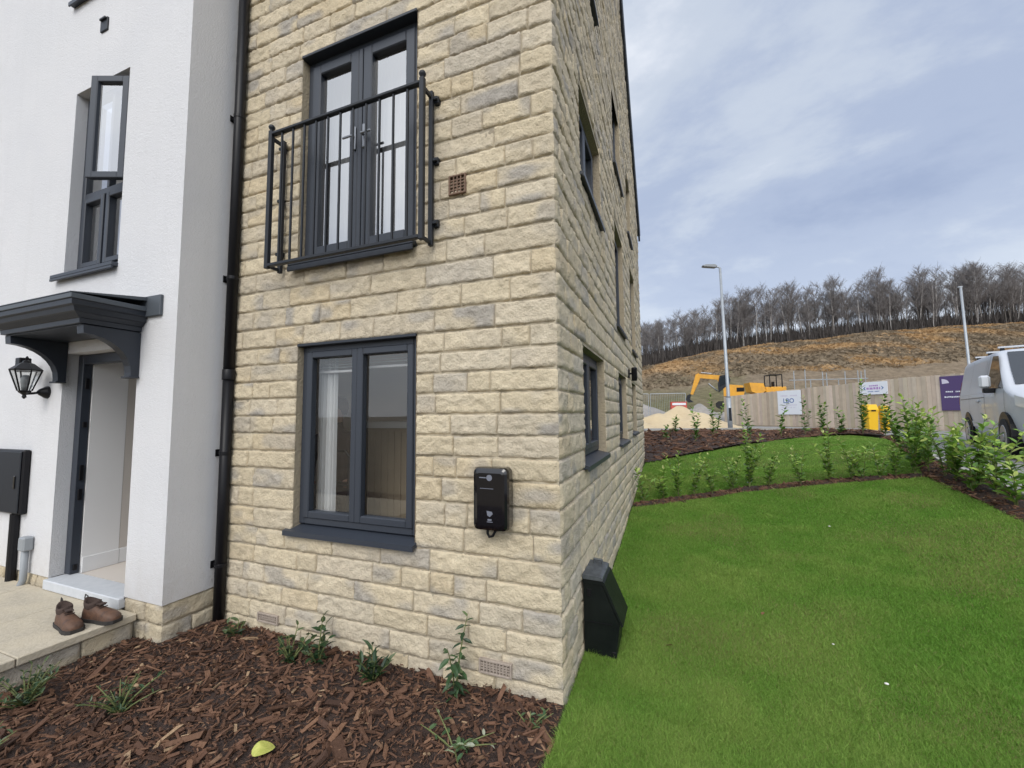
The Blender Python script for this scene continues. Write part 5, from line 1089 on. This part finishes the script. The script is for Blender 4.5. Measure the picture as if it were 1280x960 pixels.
# excavator
ex = thing('excavator', 'yellow tracked excavator with its arm reaching down behind the fence', 'excavator', (6.2, 50.2, 2.15), math.radians(172)); ex.scale = (.88,)*3
def exb(name, m_, parent=ex): pass
m = MB(); m.prism([(-1.2, 1.5), (-1.35, 2.0), (-1.2, 2.75), (.2, 2.9), (.9, 2.5), (.9, 1.5)], -1.1, 1.1, 'xz'); fixn(m.build('engine_cover', 'yellow', ex))
m = MB(); m.box(-1.3, -.5, 1.101, 1.115, 2.0, 2.5, .01); m.build('grille', 'black', ex)
m = MB(); m.prism([(.25, 2.92), (1.45, 2.0), (1.5, 3.0), (1.25, 4.05), (.3, 4.15), (.1, 3.5)], .25, 1.1, 'xz'); cabx = fixn(m.build('cab', 'blackiron', ex)); m = MB(); m.prism([(.45, 3.1), (1.3, 2.7), (1.32, 3.1), (1.15, 3.9), (.42, 3.95)], 1.101, 1.112, 'xz'); fixn(m.build('cab_window', 'vanglass', cabx))
m = MB(); m.prism([(.7, 3.1), (1.0, 4.15), (3.7, 4.45), (3.9, 4.0), (1.6, 3.65), (1.2, 2.6)], -.40, .05, 'xz'); fixn(m.build('boom', 'yellow', ex))
m = MB(); m.prism([(3.45, 4.2), (3.7, 4.6), (4.05, 4.4), (4.75, 1.9), (4.45, 1.85), (3.6, 3.7)], -.38, .03, 'xz'); fixn(m.build('stick', 'yellow', ex))
m = MB(); m.prism([(4.7, 1.95), (5.15, 1.75), (5.3, 1.2), (5.0, .85), (4.45, .9), (4.85, 1.3)], -.6, .25, 'xz'); fixn(m.build('bucket', 'blackiron', ex))
m = MB(); m.tube([(1.6, -.19, 2.2), (2.6, -.19, 3.2)], .09, 8); m.tube([(2.2, -.19, 4.45), (3.4, -.19, 4.65)], .07, 8); m.build('ram', 'dullsteel', ex)
for s_ in (-1, 1):
    m = MB(); m.prism([(-1.8, .25), (-1.5, 0), (1.5, 0), (1.8, .25), (1.8, .65), (1.5, .9), (-1.5, .9), (-1.8, .65)], s_*1.2-.3, s_*1.2+.3, 'xz'); fixn(m.build('track', 'tyre', ex))
m = MB(); m.box(-.9, .9, -.85, .85, .7, 1.49, .05); m.build('undercarriage', 'blackiron', ex)
dm = thing('dumper', 'yellow site dumper with black roll frame behind the fence', 'dumper', (8.45, 44.5, 2.35), math.radians(10)); dm.scale = (.85,)*3
m = MB(); m.prism([(-1.9, 1.5), (-2.1, 2.5), (-.7, 2.4), (-.5, 1.6), (-1.0, 1.2)], -.9, .9, 'xz'); fixn(m.build('skip', 'yellow', dm)); m = MB(); m.box(-.45, 1.6, -.75, .75, .9, 2.0, .06); m.build('chassis', 'yellow', dm); m = MB(); m.box(.1, .6, -.3, .3, 1.9, 2.1, .04); m.box(.5, .62, -.3, .3, 2.1, 2.6, .03); m.build('seat', 'black', dm)
m = MB(); m.tube([(.0, -.7, 1.9), (.0, -.7, 3.3), (1.2, -.7, 3.3), (1.2, -.7, 1.9)], .06, 6); m.tube([(.0, .7, 1.9), (.0, .7, 3.3), (1.2, .7, 3.3), (1.2, .7, 1.9)], .06, 6); m.box(0, 1.2, -.72, .72, 3.28, 3.36); m.build('roll_frame', 'black', dm)
for x in (-1.0, 1.1):
    for s_ in (-1, 1): m = MB(); m.lathe((x, s_*.75, .55), [(.3, 0), (.55, s_*.05), (.55, s_*.3), (.3, s_*.35)], 18, 'y'); fixn(m.build('wheel', 'tyre', dm))
# post and rail behind the fence
pr = thing('site_railing', 'thin pale post and rail barrier showing above the timber fence', 'railing', (0, 0, 0))
pos = [(8.4, 35.25, 4.68), (9.16, 35.54, 4.79), (9.52, 35.73, 4.09), (10.35, 36.01, 4.6), (10.62, 36.12, 4.54), (11.42, 36.47, 4.07), (11.88, 36.6, 4.64), (12.75, 36.93, 4.69), (12.97, 37.02, 4.63), (13.24, 37.12, 4.75)]
for x, y, z in pos: m = MB(); m.tube([(x, y, .9), (x, y, z)], .03, 6); m.build('post', 'galv', pr)
m = MB(); m.tube([(8.1, 35.2, 4.02), (13.4, 37.15, 4.1)], .03, 6); m.build('rail', 'galv', pr)
# ------------------------------------------------------------------ the bare wood
def tree_meshes(seed, birch):
    rng = np.random.default_rng(seed); H = rng.uniform(11.5, 16); wide = rng.uniform(.7, 1.35); tm = MB(); cm = MB(); tips = []
    nst = 1 if rng.uniform() < .7 else 2
    for s in range(nst):
        a0 = rng.uniform(0, 6.28); k = np.linspace(0, 1, 7); hh = H*rng.uniform(.82, .95)
        wx, wy = rng.normal(0, .35, 2); P = [((.4*s+wx*t+.25*math.sin(3*t+a0))*1., wy*t+.25*math.cos(2.5*t+a0), hh*t-.3) for t in k]
        tm.tube(P, [(.13-.11*t)*(1 if nst == 1 else .8) for t in k], 6, False)
        for b in range(15):
            t = rng.uniform(.3, .98); q = np.array([np.interp(t, k, [p[i_] for p in P]) for i_ in range(3)]); a = rng.uniform(0, 6.28); ln_ = wide*(1-t*.72)*rng.uniform(2.0, 4.6); el = rng.uniform(.4, 1.5)
            d = np.array((math.cos(a), math.sin(a), el)); d /= np.linalg.norm(d); e1 = q+d*ln_*.5; e2 = q+d*ln_+np.array((0, 0, .25*ln_))
            cm.tube([q, e1, e2], [.055*(1.15-t), .036, .02], 3, False)
            for w in range(10):
                f_ = rng.uniform(.25, 1); o = q+(e2-q)*f_; a2 = a+rng.normal(0, 1.0); l2 = rng.uniform(.6, 1.7); d2 = np.array((math.cos(a2), math.sin(a2), rng.uniform(.4, 2.2))); d2 /= np.linalg.norm(d2); e = o+d2*l2
                cm.tube([o, e], [.02, .011], 3, False)
                for x_ in range(3):
                    o3 = o+(e-o)*rng.uniform(.3, 1); a3 = a2+rng.normal(0, .9); d3 = np.array((math.cos(a3), math.sin(a3), rng.uniform(0, 1.8))); d3 /= np.linalg.norm(d3); cm.tube([o3, o3+d3*rng.uniform(.3, .9)], [.013, .008], 3, False)
    t = tm.build('trunk', 'birch' if birch else 'bark'); c = cm.build('crown', 'twigs'); return t, c
protos = []
GB = ('bare dark winter tree in the wood along the top of the hill', 'dark bare trees of the hilltop wood'); GW = ('bare pale barked birch in the wood along the top of the hill', 'pale barked birches of the hilltop wood')
for k in range(10):
    birch = k >= 6; t, c = tree_meshes(100+k, birch); r = thing('birch_tree' if birch else 'bare_tree', (GW if birch else GB)[0], 'tree', group=(GW if birch else GB)[1]); t.parent = r; c.parent = r; protos.append([r, False])
R3 = np.random.default_rng(5)
s0, s1 = .185, .80; NT = 252
for k in range(NT):
    row = k % 4; s = s0+(s1-s0)*((k//4+R3.normal(0, .6))/(NT/4)); s = min(max(s+.005*math.sin(s*95)+.003*math.sin(s*210+1), 0), 1); t = 1.005+row*.045+R3.uniform(0, .04)
    p = hill_pt(np.array(s), np.array(t)); kind = R3.integers(6, 10) if (R3.uniform() < (.42 if row == 0 else .12)) else R3.integers(0, 6)
    sc_ = R3.uniform(.80, 1.16)*(1.0+.12*(s-.35))*(.80 if s < .33 else 1); rz = R3.uniform(0, 6.28)
    if not protos[kind][1]:
        r = protos[kind][0]; r.location = p; r.rotation_euler = (0, 0, rz); r.scale = (sc_,)*3; protos[kind][1] = True
    else: dup(protos[kind][0], p, rz, None, sc_).rotation_euler = (R3.normal(0, .05), R3.normal(0, .05), rz)
# the depth of the wood behind them
def mesh_arr(o):
    me = o.data; v = np.empty(len(me.vertices)*3, np.float32); me.vertices.foreach_get('co', v); tot = np.empty(len(me.polygons), np.int32); me.polygons.foreach_get('loop_total', tot); lp = np.empty(len(me.loops), np.int32); me.loops.foreach_get('vertex_index', lp)
    st_ = np.r_[0, np.cumsum(tot)[:-1]]; q = tot == 4; return v.reshape(-1, 3), np.stack([lp[st_[q]+i_] for i_ in range(4)], 1)
ch = [x for x in protos[0][0].children]; src = [np.concatenate([mesh_arr(ch[0])[0], mesh_arr(ch[1])[0]]), np.concatenate([mesh_arr(ch[0])[1], mesh_arr(ch[1])[1]+len(mesh_arr(ch[0])[0])])]
VV, FF = [], []; b = 0
for k in range(190):
    s = R3.uniform(s0-.01, s1); p = hill_pt(np.array(s), np.array(R3.uniform(1.16, 1.55))); a = R3.uniform(0, 6.28); sc_ = R3.uniform(.6, .85)
    v = src[0]*sc_; VV.append(np.stack([v[:, 0]*math.cos(a)-v[:, 1]*math.sin(a), v[:, 0]*math.sin(a)+v[:, 1]*math.cos(a), v[:, 2]], 1)+p); FF.append(src[1]+b); b += len(v)
tag(raw('woods', np.concatenate(VV), np.concatenate(FF), 'twigs'), 'dense bare wood behind the first rows of trees', kind='stuff')
# dark undergrowth along the foot of the wood
VV, FF = [], []
for k in range(26000):
    s = R3.uniform(s0, s1); p = hill_pt(np.array(s), np.array(1.0+R3.choice([abs(R3.normal(.04, .08)), R3.uniform(.1, .5)]))); h_ = R3.uniform(.6, 1.0)*R3.choice([1.5, 3., 5.]); a = R3.uniform(0, 6.28); w_ = R3.uniform(.08, .22); dx, dy = math.cos(a)*w_, math.sin(a)*w_; lx, ly = R3.normal(0, .5, 2); b = len(VV)
    VV += [(p[0]-dx, p[1]-dy, p[2]-.1), (p[0]+dx, p[1]+dy, p[2]-.1), (p[0]+lx, p[1]+ly, p[2]+h_)]; FF.append((b, b+1, b+2))
tag(raw('undergrowth', VV, FF, 'scrub'), 'dark scrub along the foot of the wood', kind='stuff')
# bracken and dead grass tufts on the slope
n = 26000; s_ = R3.uniform(.15, .82, n); t_ = 1-.62*R3.uniform(0, 1, n)**1.3; p = hill_pt(s_, t_); a = R3.uniform(0, 6.28, n); w_ = R3.uniform(.25, .9, n); h_ = R3.uniform(.12, .42, n); dx, dy = np.cos(a)*w_, np.sin(a)*w_
V = np.stack([p+np.stack([-dx, -dy, -.1+0*a], 1), p+np.stack([dx, dy, -.1+0*a], 1), p+np.stack([R3.normal(0, .2, n), R3.normal(0, .2, n), h_], 1)], 1).reshape(-1, 3)
pt_ = np.clip((noise3(p[:, 0]*.16, p[:, 1]*.16, 0, 61)-.35)*3+(t_-.72)*2.2, 0, 1)[:, None]; c = (np.array((.25, .20, .14))*(1-pt_)+np.array((.44, .29, .15))*pt_)*R3.uniform(.9, 1.1, (n, 1))
tag(raw('bracken', V, np.arange(3*n).reshape(-1, 3), 'bracken', col=np.repeat(c, 3, 0)), 'dead brown bracken and grass tufts on the hillside', kind='stuff')
